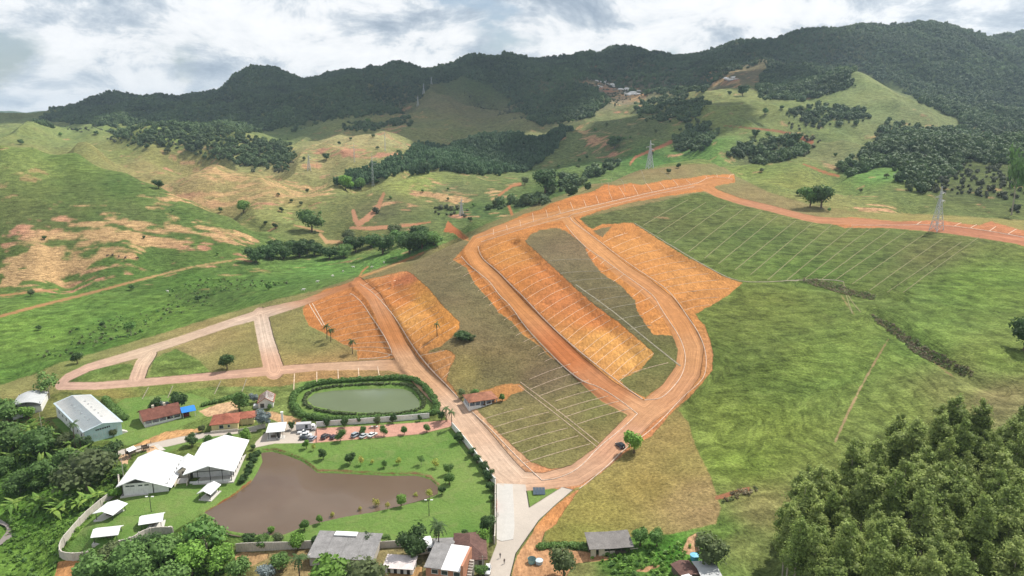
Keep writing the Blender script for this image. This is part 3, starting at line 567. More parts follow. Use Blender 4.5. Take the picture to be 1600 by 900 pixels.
def crown_mesh(name, lobes, n, size, m, core=0.72, seed=0, up=0.35, jit=0.16, flat=1.0):
    """a crown: knobbly inner masses and n leaf sprays spread through the outer volume of the lobes"""
    r = np.random.default_rng(seed); L = np.array(lobes, float)
    V = []; F3 = []; T3 = []; off = 0
    iv, if_ = ico()
    if core > 0:
        for cx, cy, cz, rx, ry, rz in L:
            k = core*(1+0.30*(r.random(len(iv))-0.5))[:,None]
            V.append(iv*k*np.array([rx, ry, rz]) + np.array([cx, cy, cz])); F3.append(if_+off); off += len(iv)
            T3.append(np.full(len(if_), 0.18)+0.15*r.random(len(if_)))
    w = (L[:,3]*L[:,4]*L[:,5])**(2/3.); li = r.choice(len(L), n, p=w/w.sum())
    d = r.normal(size=(n, 3)); d[:,2] += up; d /= np.linalg.norm(d, axis=1)[:,None]
    rad = (1-jit*1.5*r.random(n)**1.3+jit*0.6*r.random(n))
    c = L[li,:3] + d*L[li,3:]*rad[:,None]
    nrm = d*0.75 + r.normal(size=(n, 3))*0.55; nrm[:,2] += 0.25; nrm /= np.linalg.norm(nrm, axis=1)[:,None]
    a = np.cross(nrm, r.normal(size=(n, 3))); a /= np.linalg.norm(a, axis=1)[:,None]; b = np.cross(nrm, a)
    s = size*(0.6+0.8*r.random(n))[:,None]; e = s*(0.55+0.4*r.random(n))[:,None]
    q = np.stack([c-a*s-b*e*0.4, c+a*s*0.2-b*e, c+a*s+b*e*0.3, c-a*s*0.1+b*e+nrm*s*0.25], 1)
    tone = r.random(n); lobe_t = r.random(len(L)); tone = 0.55*tone + 0.45*lobe_t[li]
    nv0 = off; V.append(q.reshape(-1, 3)); qi = nv0 + np.arange(n*4).reshape(n, 4)
    F3a = np.concatenate(F3) if F3 else np.zeros((0, 3), int)
    me = bpy.data.meshes.new(name); VV = np.concatenate(V).astype(np.float32)
    me.vertices.add(len(VV)); me.vertices.foreach_set('co', VV.ravel())
    lp = np.concatenate([F3a.ravel(), qi.ravel()]).astype(np.int32); me.loops.add(len(lp)); me.loops.foreach_set('vertex_index', lp)
    ls = np.concatenate([np.arange(len(F3a))*3, len(F3a)*3+np.arange(n)*4]).astype(np.int32); me.polygons.add(len(ls)); me.polygons.foreach_set('loop_start', ls)
    me.update(); t = me.attributes.new('tone', 'FLOAT', 'FACE')
    t.data.foreach_set('value', np.concatenate(([np.concatenate(T3)] if T3 else [])+[tone]).astype(np.float32))
    me.materials.append(m); return me
def tube_verts(path, radii, seg=6):
    V = []; F = []; path = [Vector(p) for p in path]
    for i, (p, rr) in enumerate(zip(path, radii)):
        d = (path[min(i+1, len(path)-1)]-path[max(i-1, 0)]).normalized()
        a = d.cross(Vector((0.3, 0.9, 0.1))).normalized() if abs(d.z) > 0.5 else d.cross(Vector((0, 0, 1))).normalized()
        b = d.cross(a)
        for k in range(seg):
            t = 2*math.pi*k/seg; V.append(p+a*(rr*math.cos(t))+b*(rr*math.sin(t)))
        if i:
            o = len(V)-2*seg
            for k in range(seg): F.append((o+k, o+(k+1) % seg, o+seg+(k+1) % seg, o+seg+k))
    F.append(tuple(range(seg))[::-1]); F.append(tuple(range(len(V)-seg, len(V))))
    return V, F
class MB:
    """collects shapes into one mesh"""
    def __init__(s): s.v = []; s.f = []; s.mi = []
    def add(s, V, F, mi=0):
        o = len(s.v); s.v += [tuple(q) for q in V]; s.f += [tuple(i+o for i in f) for f in F]; s.mi += [mi]*len(F); return s
    def box(s, x0, x1, y0, y1, z0, z1, mi=0, M=None):
        V = [Vector((x, y, z)) for z in (z0, z1) for x, y in ((x0, y0), (x1, y0), (x1, y1), (x0, y1))]
        if M is not None: V = [M @ q for q in V]
        return s.add(V, [(3,2,1,0),(4,5,6,7),(0,1,5,4),(1,2,6,5),(2,3,7,6),(3,0,4,7)], mi)
    def tube(s, path, radii, seg=6, mi=0): return s.add(*tube_verts(path, radii, seg), mi)
    def build(s, name, mats, parent=None, smooth=False):
        o = add_mesh(name, s.v, s.f, None, parent, smooth)
        for m in (mats if isinstance(mats, (list, tuple)) else [mats]): o.data.materials.append(m)
        if any(s.mi): o.data.polygons.foreach_set('material_index', s.mi)
        return o
    def mesh(s, name, mats):
        me = bpy.data.meshes.new(name); me.from_pydata(s.v, [], s.f); me.update()
        for m in (mats if isinstance(mats, (list, tuple)) else [mats]): me.materials.append(m)
        if any(s.mi): me.polygons.foreach_set('material_index', s.mi)
        return me
M_LEAF = {
 'dark': leaf_mat('leaf_dark', (0.052, 0.104, 0.030), (0.080, 0.142, 0.042)),
 'mid': leaf_mat('leaf_mid', (0.108, 0.212, 0.050), (0.148, 0.250, 0.066)),
 'bright': leaf_mat('leaf_bright', (0.152, 0.290, 0.043), (0.189, 0.326, 0.065)),
 'olive': leaf_mat('leaf_olive', (0.109, 0.145, 0.055), (0.145, 0.181, 0.072)),
 'yellow': leaf_mat('leaf_yellow', (0.34, 0.40, 0.07), (0.42, 0.38, 0.09)),
 'silver': leaf_mat('leaf_silver', (0.20, 0.25, 0.25), (0.24, 0.28, 0.28)),
 'euc': leaf_mat('leaf_eucalyptus', (0.190, 0.255, 0.067), (0.285, 0.345, 0.105), 0.5, 0.38),
 'forest': leaf_mat('leaf_forest', (0.065, 0.113, 0.041), (0.109, 0.162, 0.061), 0.4, 0.15),
 'plant': leaf_mat('leaf_plantation', (0.061, 0.119, 0.049), (0.084, 0.145, 0.061), 0.35, 0.15),
 'scrub': leaf_mat('leaf_scrub', (0.085, 0.105, 0.055), (0.115, 0.125, 0.075), 0.35, 0.15),
 'palm': leaf_mat('leaf_palm', (0.055, 0.105, 0.028), (0.080, 0.130, 0.040), 0.3, 0.2),
 'banana': leaf_mat('leaf_banana', (0.15, 0.28, 0.05), (0.27, 0.38, 0.07), 0.3, 0.3),
 'grass': leaf_mat('leaf_grass', (0.145, 0.225, 0.055), (0.246, 0.268, 0.094), 0.3, 0.2),
 'brush': leaf_mat('leaf_brush', (0.17, 0.135, 0.085), (0.24, 0.20, 0.12), 0.4, 0.15),
 'straw': leaf_mat('leaf_straw', (0.17, 0.15, 0.075), (0.26, 0.225, 0.12), 0.3, 0.1),
}
M_BARK = plain('bark', (0.13, 0.095, 0.065)); M_PALE = plain('bark_pale', (0.36, 0.31, 0.25)); M_DARKBARK = plain('bark_dark', (0.035, 0.028, 0.022))
def lobes_round(r, k, spread=0.5, h=1.0):
    L = [(0, 0, h, 0.72, 0.72, 0.66)]
    for i in range(k):
        a = r.random()*6.283; d = spread*(0.6+0.6*r.random()); s = 0.32+0.24*r.random()
        L.append((math.cos(a)*d, math.sin(a)*d, h+(r.random()-0.42)*0.85, s, s, s*0.85))
    return L
def trunk_mesh(name, h, r0, m, limbs=3, seed=0, spread=0.4, lean=0.05):
    rr = random.Random(seed); mb = MB()
    p = [Vector((0, 0, -0.15)), Vector((rr.uniform(-lean, lean), rr.uniform(-lean, lean), h*0.5)), Vector((rr.uniform(-lean, lean)*2, rr.uniform(-lean, lean)*2, h))]
    mb.tube(p, [r0*1.25, r0*0.9, r0*0.55], 6)
    for i in range(limbs):
        a = 6.283*i/limbs+rr.random(); q = p[1].lerp(p[2], 0.3+0.5*rr.random())
        mb.tube([q, q+Vector((math.cos(a)*spread*0.5, math.sin(a)*spread*0.5, h*0.2)), q+Vector((math.cos(a)*spread, math.sin(a)*spread, h*0.42))], [r0*0.5, r0*0.34, r0*0.14], 5)
    return mb.mesh(name, m)
# prototypes: crown diameter about 2, ground at z = 0
PROTO = {}
def proto_round(key, leaf, bark, n, size, cnt=4, k=7, h=1.05, spread=0.55, tr=0.07, seed0=0, up=0.35, core=0.72):
    PROTO[key] = []
    for i in range(cnt):
        r = np.random.default_rng(seed0+i)
        PROTO[key].append((crown_mesh('crown', lobes_round(r, k, spread, h), n, size, M_LEAF[leaf], core, seed0+i, up), trunk_mesh('trunk', h*0.8, tr, bark, 3, seed0+i)))
proto_round('dark', 'dark', M_BARK, 900, 0.075, seed0=10)
proto_round('mid', 'mid', M_BARK, 900, 0.075, seed0=20)
proto_round('bright', 'bright', M_BARK, 700, 0.085, seed0=30)
proto_round('olive', 'olive', M_BARK, 800, 0.075, seed0=40)
proto_round('yellow', 'yellow', M_BARK, 260, 0.10, 3, 5, 1.1, 0.5, 0.05, 50, core=0.4)
proto_round('silver', 'silver', M_BARK, 700, 0.08, 2, seed0=60)
proto_round('airy', 'mid', M_PALE, 520, 0.09, 3, 9, 1.5, 0.75, 0.06, 70, core=0.45)
proto_round('scrubby', 'scrub', M_BARK, 420, 0.09, 3, 6, 0.8, 0.6, 0.05, 80, core=0.5)
def lobes_euc(r):
    L = []; z = 0.42
    while z < 0.98:
        f = (z-0.42)/0.56; w = 0.135*max(0.0, 1-f**2.4)**0.6*(0.6+0.4*min(1, f/0.25))+0.02
        for j in range(3 if f < 0.75 else 2):
            a = r.random()*6.28; d = w*(0.25+0.5*r.random())
            L.append((math.cos(a)*d, math.sin(a)*d, z+0.03*r.random(), w*(0.5+0.25*r.random()), w*(0.5+0.25*r.random()), 0.042+0.018*r.random()))
        z += 0.066
    return L
PROTO['euc'] = []
for i in range(6):
    r = np.random.default_rng(100+i); mb = MB()
    mb.tube([(0, 0, -0.02), (0.006, 0.004, 0.5), (0, 0, 0.93)], [0.0105, 0.0075, 0.002], 6)
    for j in range(7):
        a = r.random()*6.28; z = 0.42+0.065*j; l = 0.10*(1-j/9)
        mb.tube([(0.004, 0.003, z), (math.cos(a)*l*0.6, math.sin(a)*l*0.6, z+0.05), (math.cos(a)*l, math.sin(a)*l, z+0.085)], [0.0035, 0.002, 0.0008], 4)
    PROTO['euc'].append((crown_mesh('crown', lobes_euc(r), 3200, 0.0095, M_LEAF['euc'], 0.62, 100+i, 0.25, 0.35), mb.mesh('trunk', M_PALE)))
def put_tree(name, key, pos, width, height=None, label=None, cat='tree', group=None, var=None, rz=None, sink=0.0, hproto=2.0):
    pr = PROTO[key]; i = random.randrange(len(pr)) if var is None else var % len(pr)
    e = bpy.data.objects.new(name, None); COLL.objects.link(e); e.empty_display_size = 0.5
    e.location = (pos[0], pos[1], pos[2]-sink); e.rotation_euler = (0, 0, random.random()*6.283 if rz is None else rz)
    s = width/2.0; sz = s if height is None else height/hproto
    e.scale = (s, s, sz)
    for nm, me in zip(('crown', 'trunk'), pr[i]):
        o = bpy.data.objects.new(nm, me); COLL.objects.link(o); o.parent = e
    return tag(e, label, cat, group)
# ------------------------------------------------------------------ woods too far or too dense to count
def scatter(polys, y0, y1, spacing, seed, holes=(), thin=0.0, prob=1.0, fringe=0.0):
    """ground points inside photograph outlines, between two distances"""
    r = np.random.default_rng(seed); X = []; 
    y = y0
    while y < y1:
        d = spacing(y) if callable(spacing) else spacing
        n = int(1.95*y/d); x = (np.arange(n)+r.random(n))*d - 0.975*y
        X.append(np.stack([x, y + (r.random(n)-0.5)*d*1.3], 1)); y += d
    A = np.concatenate(X); z = gz(A[:,0], A[:,1]); px, py = project(A[:,0], A[:,1], z)
    jx = px + 14*fbm(A[:,0], A[:,1], 70, 4, seed+1); jy = py + 9*fbm(A[:,0], A[:,1], 70, 4, seed+2)
    keep = np.zeros(len(A), bool)
    fr = (r.random(len(A))**2)*fringe - fringe*0.25
    for p in polys: keep |= sdf_poly(p, jx, jy) > fr
    for p in holes: keep &= ~(sdf_poly(p, jx, jy) > 0)
    keep &= (px > -60) & (px < 1660) & (fbm(A[:,0], A[:,1], 60, 3, seed+3) > -1+2*thin) & (r.random(len(A)) < prob)
    return np.c_[A[keep], z[keep]]
def gn_instances(name, P3, protos, smin, smax, seed=0, zmul=1.0):
    me = bpy.data.meshes.new(name); me.vertices.add(len(P3)); me.vertices.foreach_set('co', P3.astype(np.float32).ravel()); me.update()
    r = np.random.default_rng(seed)
    sc = me.attributes.new('sc', 'FLOAT_VECTOR', 'POINT'); s = smin+(smax-smin)*r.random(len(P3))**2.0
    sc.data.foreach_set('vector', np.stack([s*(0.85+0.3*r.random(len(P3))), s*(0.85+0.3*r.random(len(P3))), s*zmul*(0.8+0.45*r.random(len(P3)))], 1).astype(np.float32).ravel())
    rt = me.attributes.new('rz', 'FLOAT_VECTOR', 'POINT'); rt.data.foreach_set('vector', np.stack([np.zeros(len(P3)), np.zeros(len(P3)), r.random(len(P3))*6.283], 1).astype(np.float32).ravel())
    ix = me.attributes.new('ix', 'INT', 'POINT'); ix.data.foreach_set('value', r.integers(0, len(protos), len(P3)).astype(np.int32))
    o = bpy.data.objects.new(name, me); COLL.objects.link(o)
    pc = bpy.data.collections.new(name+'_kinds')
    for q, pm in enumerate(protos):
        po = bpy.data.objects.new('%s_kind_%d' % (name, q), pm); pc.objects.link(po)
    ng = bpy.data.node_groups.new(name, 'GeometryNodeTree')
    ng.interface.new_socket('Geometry', in_out='INPUT', socket_type='NodeSocketGeometry'); ng.interface.new_socket('Geometry', in_out='OUTPUT', socket_type='NodeSocketGeometry')
    N = ng.nodes; L = ng.links; gi = N.new('NodeGroupInput'); go = N.new('NodeGroupOutput')
    ci = N.new('GeometryNodeCollectionInfo'); ci.inputs['Collection'].default_value = pc; ci.inputs['Separate Children'].default_value = True; ci.inputs['Reset Children'].default_value = True
    io = N.new('GeometryNodeInstanceOnPoints'); io.inputs['Pick Instance'].default_value = True
    def na(nm, ty):
        n = N.new('GeometryNodeInputNamedAttribute'); n.data_type = ty; n.inputs['Name'].default_value = nm; return n.outputs['Attribute']
    L.new(gi.outputs[0], io.inputs['Points']); L.new(ci.outputs[0], io.inputs['Instance']); L.new(na('ix', 'INT'), io.inputs['Instance Index'])
    L.new(na('rz', 'FLOAT_VECTOR'), io.inputs['Rotation']); L.new(na('sc', 'FLOAT_VECTOR'), io.inputs['Scale']); L.new(io.outputs[0], go.inputs[0])
    md = o.modifiers.new('scatter', 'NODES'); md.node_group = ng
    return o
def forest_protos(leaf, seed0, n=110, size=0.17):
    out = []
    for i in range(4):
        r = np.random.default_rng(seed0+i); L = lobes_round(r, 4, 0.45, 0.55)
        out.append(crown_mesh('crown', L, n, size, M_LEAF[leaf], 0.78, seed0+i, 0.5))
    return out
MAIN = [(60,192),(75,176),(140,150),(200,135),(300,140),(340,138),(355,115),(400,95),(560,95),(610,95),(650,98),(700,80),(760,78),(860,82),(920,70),(1000,62),(1060,68),(1150,55),(1190,58),(1250,42),(1350,32),(1460,30),(1520,45),(1680,40),(1680,215),(1515,199),(1440,158),(1395,131),(1345,108),(1330,112),(1335,135),(1290,152),(1240,155),(1188,150),(1186,128),(1205,108),(1192,96),(1150,110),(1092,148),(1050,150),(1000,146),(940,125),(895,128),(960,160),(940,176),(880,190),(845,200),(800,168),(772,140),(728,120),(690,128),(660,140),(638,160),(630,178),(560,186),(490,192),(440,202),(400,206),(340,214),(300,200),(250,193),(150,196)]
SUNLIT = [(480,104),(600,104),(590,120),(520,134),(470,128)]
pts_main = scatter([MAIN], 1250, 3300, lambda y: 3.7+y/520.0, 201, fringe=6)
tag(gn_instances('mountain_forest', pts_main, forest_protos('forest', 210), 2.5, 9.5, 5), 'dark forest covering the mountain range along the skyline', 'forest', kind='stuff')
PLANT = [(522,292),(545,272),(600,256),(650,233),(700,216),(760,207),(830,196),(884,200),(890,214),(880,236),(850,254),(820,270),(760,272),(700,264),(640,272),(590,282),(560,294)]
tag(gn_instances('plantation_forest', scatter([PLANT], 930, 1420, 5.6, 221, fringe=5), forest_protos('plant', 230), 3.6, 5.6, 6, 1.5), 'dark green tree plantation on the middle hillside', 'forest', kind='stuff')
WOODS = [[(165,207),(250,194),(330,214),(400,216),(440,224),(462,245),(452,265),(400,266),(350,250),(290,246),(280,226),(220,226)],
         [(1360,206),(1390,190),(1450,195),(1520,204),(1640,200),(1640,262),(1560,256),(1500,262),(1440,302),(1418,290),(1380,256),(1330,272),(1310,262),(1340,246),(1370,230)],
         [(1058,206),(1100,197),(1122,209),(1100,236),(1060,240),(1048,226)],[(998,162),(1050,149),(1106,164),(1092,186),(1040,192),(998,178)],
         [(1140,242),(1170,226),(1222,214),(1262,234),(1252,250),(1200,259),(1160,252)],[(860,300),(900,278),(945,258),(962,254),(950,266),(915,288),(880,302)],
         [(1222,182),(1262,170),(1340,169),(1362,185),(1322,196),(1252,196)],[(760,325),(850,312),(852,318),(765,330)],[(640,190),(560,205),(540,200),(600,182),(640,178)]]
tag(gn_instances('valley_woods', scatter(WOODS, 640, 1750, lambda y: 4.4+y/420.0, 241, fringe=14), forest_protos('forest', 250), 2.2, 8.5, 7), 'dark woods filling the hollows between the hills', 'forest', kind='stuff')
SCRUB = [[(1430,250),(1500,245),(1640,240),(1640,330),(1520,330),(1470,300),(1440,300)],[(330,240),(400,225),(450,235),(465,255),(440,270),(380,268)],[(700,130),(760,150),(830,190),(860,200),(830,205),(780,180),(740,165)],[(1150,225),(1240,205),(1290,215),(1260,250),(1180,255)],
         [(1170,195),(1240,185),(1290,200),(1220,205)],[(880,120),(960,125),(1010,150),(960,165),(900,150)],[(100,200),(280,210),(300,235),(200,225)],[(560,330),(640,320),(760,330),(700,345)]]
tag(gn_instances('scrub_bushes', scatter(SCRUB, 600, 2300, lambda y: 5.5+y/300.0, 261, prob=0.6, thin=0.45), forest_protos('scrub', 270, 90), 1.8, 4.2, 8), 'grey green scrub thinly covering the slopes', 'scrub', kind='stuff')
# ------------------------------------------------------------------ clouds that shade the mountains
def cloud_mat(lo, hi):
    m = bpy.data.materials.new('cloud'); m.use_nodes = True; nt = m.node_tree; k = NT(nt); N = nt.nodes
    out = N['Material Output']; b = N['Principled BSDF']; b.inputs['Base Color'].default_value = (0.9, 0.9, 0.9, 1); b.inputs['Roughness'].default_value = 1
    tr = N.new('ShaderNodeBsdfTransparent'); mx = N.new('ShaderNodeMixShader')
    nt.links.new(k.map(k.noise(0.004, 4, 0.6, k.pos()), 0.3, 0.65, lo, hi, True), mx.inputs[0])
    nt.links.new(tr.outputs[0], mx.inputs[1]); nt.links.new(b.outputs[0], mx.inputs[2]); nt.links.new(mx.outputs[0], out.inputs['Surface'])
    return m
M_CLOUD = cloud_mat(0.45, 0.95); M_THIN = cloud_mat(0.0, 0.10)
def cloud(x, y, w, d, alt, seed, m=None):
    """a flat based cumulus whose shade falls round the ground point x, y"""
    r = np.random.default_rng(seed); gzv = G(x, y)
    t = (alt-gzv)/math.sin(SUN_EL); c = np.array([x, y, gzv]) + np.array(_d)*t
    iv, if_ = ico(); V = []; F = []
    for i in range(60):
        a = r.random()*6.283; rr = math.sqrt(r.random()); s = (0.24+0.26*r.random())*(1.2-0.6*rr)
        ox, oy = math.cos(a)*rr*w*0.42, math.sin(a)*rr*d*0.42
        q = iv*(1+0.22*(r.random(len(iv))-0.5))[:,None]*np.array([s*w*0.6, s*d*0.75, s*w*0.22])
        q[:,2] = np.where(q[:,2] < 0, q[:,2]*0.25, q[:,2]); V.append(q+np.array([ox, oy, 0])); F.append(if_+i*len(iv))
    o = add_mesh('cloud', np.concatenate(V).tolist(), np.concatenate(F).tolist(), m or M_CLOUD, smooth=True); o.location = c
    return tag(o, 'drifting cumulus cloud casting shade over the mountains', 'cloud', 'clouds shading the range', 'stuff')
for i, (px, Y, w, d) in enumerate([(120,2450,900,800),(330,2350,900,900),(520,2150,800,700),(720,1950,800,900),(900,2250,900,800),(1080,2400,800,700),(700,2500,900,500),(980,1250,420,330),(1180,1700,420,300)]):
    cloud((px-800)/FPX*Y, Y, w, d, 1150, 300+i, M_THIN if w < 500 else M_CLOUD)
# ------------------------------------------------------------------ kerbs and lot lines laid over the ground
M_LIME = plain('lime_line', (0.56, 0.42, 0.31), 0.9, 0.4, 0.8); M_KERB = plain('kerb_concrete', (0.60, 0.49, 0.40), 0.85, 0.3, 0.6)
M_STRAWLINE = plain('mown_line', (0.19, 0.18, 0.085), 0.95, 0.35, 0.8); M_FAINT = plain('faint_line', (0.235, 0.21, 0.15), 0.95, 0.3, 0.6)
def strip(name, pxs, w, h, m, parent, sm=1, step=2.5):
    w3 = [P(a, b) for a, b in smooth_line(pxs, sm)]
    pts3 = resample([(q.x, q.y, 0) for q in w3], step)
    V = []; F = []
    for i, q in enumerate(pts3):
        d = (pts3[min(i+1, len(pts3)-1)]-pts3[max(i-1, 0)]).normalized(); s = Vector((-d.y, d.x, 0))*w/2
        for k, (o, zz) in enumerate(((s*1.5, -0.3), (s, h), (-s, h), (-s*1.5, -0.3))):
            a = q+o; V.append((a.x, a.y, G(a.x, a.y)+zz+0.03))
        if i:
            b = 4*(i-1); F += [(b, b+4, b+5, b+1), (b+1, b+5, b+6, b+2), (b+2, b+6, b+7, b+3)]
    F += [(0, 1, 2, 3), (len(V)-1, len(V)-2, len(V)-3, len(V)-4)]
    return add_mesh(name, V, F, m, parent)
def along(line, t):
    L = [math.dist(a, b) for a, b in zip(line[:-1], line[1:])]; s = t*sum(L)
    for (a, b), l in zip(zip(line[:-1], line[1:]), L):
        if s <= l+1e-6: f = s/l if l else 0; return (a[0]+(b[0]-a[0])*f, a[1]+(b[1]-a[1])*f)
        s -= l
    return line[-1]
def ladder(A, B, n, bow=-3.0, t0=0.0, t1=1.0, w=0.14, m=None, name='lot_line'):
    for i in range(n):
        t = t0+(t1-t0)*(i+0.5*random.uniform(-0.2, 0.2))/max(1, n-1); t = min(max(t, 0), 1)
        a = along(A, t); b = along(B, t); c = ((a[0]+b[0])/2, (a[1]+b[1])/2+bow*random.uniform(0.5, 1.3))
        strip(name, [a, c, b], w, 0.10, m or M_LIME, ground, 2)
K1 = [(747,385),(749,395),(757,408),(773,419),(797,444),(814,460),(828,475),(860,509),(900,545),(935,573),(967,597),(985,611),(1004,624)]
K2 = [(721,401),(732,414),(754,431),(767,442),(781,463),(796,475),(824,516),(867,560),(888,580),(911,597),(935,604),(967,624),(996,647)]
K3 = [(738,644),(769,673),(811,718),(847,751)]
K3B = [(847,751),(872,748),(905,733),(935,699),(975,668),(996,647)]
K4 = [(905,764),(916,756),(950,728),(973,704),(1000,685),(1017,672),(1040,650),(1068,619),(1092,600),(1103,584),(1104,552),(1092,520),(1073,493),(1057,469),(1041,451),(1025,440),(987,415),(962,397),(930,372),(895,347),(891,340)]
K6 = [(884,352),(900,372),(917,388),(932,398),(944,406),(960,418),(991,440),(1009,453),(1023,464),(1033,483),(1047,504),(1060,523),(1069,544),(1072,565),(1065,589),(1047,611),(1031,624),(1007,625)]
K7 = [(752,378),(790,366),(830,354),(880,340),(955,320),(1030,302),(1085,292)]
K8 = [(744,372),(770,365),(815,352),(870,335),(955,315),(1030,298),(1087,287),(1095,284),(1105,278),(1120,276),(1145,280)]
K9 = [(547,459),(551,460),(566,473),(578,492),(593,513),(606,535),(615,556),(587,560),(561,561)]
K10 = [(563,444),(582,456),(608,484),(623,505),(639,532),(652,551),(671,575),(696,600),(716,622)]
for k in (K1, K2, K3, K3B, K4, K6, K7, K8, K9, K10): strip('kerb', k, 0.19, 0.2, M_KERB, ground, 2)
ladder(K1[1:11], [(806,372),(827,398),(856,423),(893,451),(943,490),(985,525),(1022,552)], 21, -4)
ladder(K2[:8], [(700,412),(716,424),(737,445),(748,456),(760,474),(778,488),(806,524),(852,566)], 15, -1)
for a, b in [((891,569),(827,593)),((903,581),(829,608)),((920,594),(842,619)),((934,608),(867,627)),((950,619),(869,642)),((967,627),(882,652)),((987,638),(902,663)),
             ((818,638),(753,656)),((858,644),(771,668)),((873,656),(776,681)),((887,669),(800,694)),((904,681),(816,708)),((922,694),(818,724)),((813,597),(936,693)),((810,602),(933,699)),((972,588),(1044,567))]:
    strip('lot_line', [a, ((a[0]+b[0])/2, (a[1]+b[1])/2-1.5), b], 0.17, 0.12, M_LIME, ground, 2)
ladder([(942,379),(955,387),(990,414),(1030,441),(1053,459),(1061,469),(1070,485)], [(980,364),(1002,370),(1037,392),(1087,417),(1120,435),(1140,450),(1108,477)], 12, -2)
for a, b in [((923,391),(916,396)),((934,400),(926,406)),((945,407),(938,413)),((960,418),(940,425)),((975,429),(958,440)),((1004,452),(988,464)),((1017,464),(993,475)),((1027,477),(1004,491)),((1036,493),(1017,505))]:
    strip('lot_line', [a, b], 0.17, 0.12, M_LIME, ground, 0)
ladder([(926,406),(940,426),(960,443),(990,470),(1004,492),(1018,508)], [(857,408),(872,425),(890,440),(930,472),(955,492),(985,515)], 8, -2, m=M_FAINT, w=0.34)
for a, b in [((891,316),(896,330)),((912,312),(916,324)),((931,306),(936,320)),((952,301),(957,315)),((967,292),(977,310)),((989,289),(997,305)),((1009,286),(1019,300)),((1031,285),(1039,296)),((1052,281),(1060,292)),((1072,281),(1080,289)),
             ((1103,275),(1105,279)),((1120,272),(1121,277)),((1138,279),(1146,272)),((771,358),(771,367)),((791,352),(793,360)),((812,344),(814,354)),((832,333),(834,347)),((853,328),(856,340)),((872,322),(876,334))]:
    strip('lot_line', [a, b], 0.26, 0.14, M_LIME, ground, 0)
for a, b in [((952,301),(940,283)),((977,300),(955,278)),((1009,286),(985,270)),((1050,281),(1030,266))]: strip('lot_line', [a, b], 0.3, 0.08, M_FAINT, ground, 0)
ladder(K9[1:7], [(490,478),(497,490),(505,508),(520,525),(535,538),(557,548)], 11, -3)
strip('lot_line', [(483,475),(493,492),(504,509)], 0.4, 0.1, M_LIME, ground); strip('lot_line', [(488,474),(497,490),(507,508)], 0.4, 0.1, M_LIME, ground)
ladder([(568,446),(582,456),(608,484),(623,505),(639,532),(650,549)], [(608,432),(622,440),(655,462),(680,482),(700,503),(712,510)], 12, -3)
ladder([(655,556),(671,575),(690,594)], [(694,548),(706,558),(702,582)], 4, 0)
for a, b in [((528,577),(529,599)),((560,575),(561,593)),((590,573),(593,589)),((495,581),(495,599)),((460,584),(459,609)),((385,592),(378,612)),((345,595),(335,616)),((270,603),(262,622)),((232,605),(222,624))]:
    strip('lot_line', [a, b], 0.34, 0.08, M_LIME if a[0] > 440 else M_FAINT, ground, 0)
ladder([(1005,352),(1085,398),(1144,420),(1200,438),(1256,437),(1316,437),(1340,448),(1367,457),(1411,457)], [(1075,312),(1190,330),(1245,345),(1310,352),(1380,357),(1441,367),(1465,371),(1502,378),(1529,371)], 17, -1, m=M_STRAWLINE, w=0.5, name='mown_line')
strip('mown_line', [(992,349),(1030,372),(1075,400),(1110,420),(1150,440),(1200,441),(1255,437),(1300,437),(1318,440)], 0.8, 0.1, M_FAINT, ground, 2)
strip('mown_line', [(900,445),(960,488),(1010,530),(1063,572)], 0.7, 0.1, M_FAINT, ground, 2)
for pl in ([(1318,440),(1322,462),(1332,490)], [(1322,455),(1330,470),(1345,488)]): strip('mown_line', pl, 0.5, 0.06, M_STRAWLINE, ground, 2)
for pl in ([(1330,352),(1400,352),(1470,351),(1540,360),(1600,371)],): strip('kerb', pl, 0.34, 0.2, M_KERB, ground, 2)
for a, b in [((1432,351),(1440,346)),((1462,352),(1472,347)),((1490,354),(1502,348)),((1515,357),(1526,351)),((1546,361),(1556,354)),((1575,366),(1588,358))]: strip('lot_line', [a, b], 0.45, 0.12, M_LIME, ground, 0)
# ------------------------------------------------------------------ frames for buildings
def frame(name, A, B, label, cat, group=None, lift=0.0, yaw=None):
    z0 = (P(*A).z+P(*B).z)/2; a, b = Vector(at_Z(*A, z0)), Vector(at_Z(*B, z0))   # level pad under the building
    e = bpy.data.objects.new(name, None); COLL.objects.link(e)
    d = Vector((b.x-a.x, b.y-a.y, 0)); e.location = (a.x, a.y, z0+lift); e.rotation_euler = (0, 0, math.atan2(d.y, d.x) if yaw is None else math.radians(yaw))
    tag(e, label, cat, group); e['w'] = d.length
    return e, d.length
def depth_of(e, px):
    q = Vector(at_Z(*px, e.location.z)); d = Vector((q.x-e.location.x, q.y-e.location.y, 0)); a = e.rotation_euler.z
    return -d.x*math.sin(a)+d.y*math.cos(a)
def painted(name, col, var=0.1, rough=0.7, dirt=0.18):
    m, nt, b = mat(name); k = NT(nt); p = k.pos()
    c = k.scale(col, k.math('MULTIPLY', k.map(k.noise(0.5, 4, 0.6, p), 0.3, 0.7, 1-var, 1+var*0.6), k.map(k.noise(3.0, 3, 0.6, k.vmul(p, (1, 1, 0.25))), 0.45, 0.75, 1.0, 1-dirt)))
    nt.links.new(c, b.inputs['Base Color']); b.inputs['Roughness'].default_value = rough; return m
def tile_mat(name, col):
    m, nt, b = mat(name); k = NT(nt); p = k.pos()
    c = k.scale(col, k.math('MULTIPLY', k.map(k.noise(0.45, 4, 0.65, p), 0.3, 0.7, 0.68, 1.3), k.map(k.noise(2.6, 2, 0.6, p), 0.3, 0.7, 0.8, 1.2)))
    nt.links.new(c, b.inputs['Base Color']); b.inputs['Roughness'].default_value = 0.9; return m
M_WHITE = painted('white_paint', (0.74, 0.73, 0.70)); M_WROOF = painted('white_metal_roof', (0.74, 0.74, 0.735), 0.07, 0.35, 0.06)
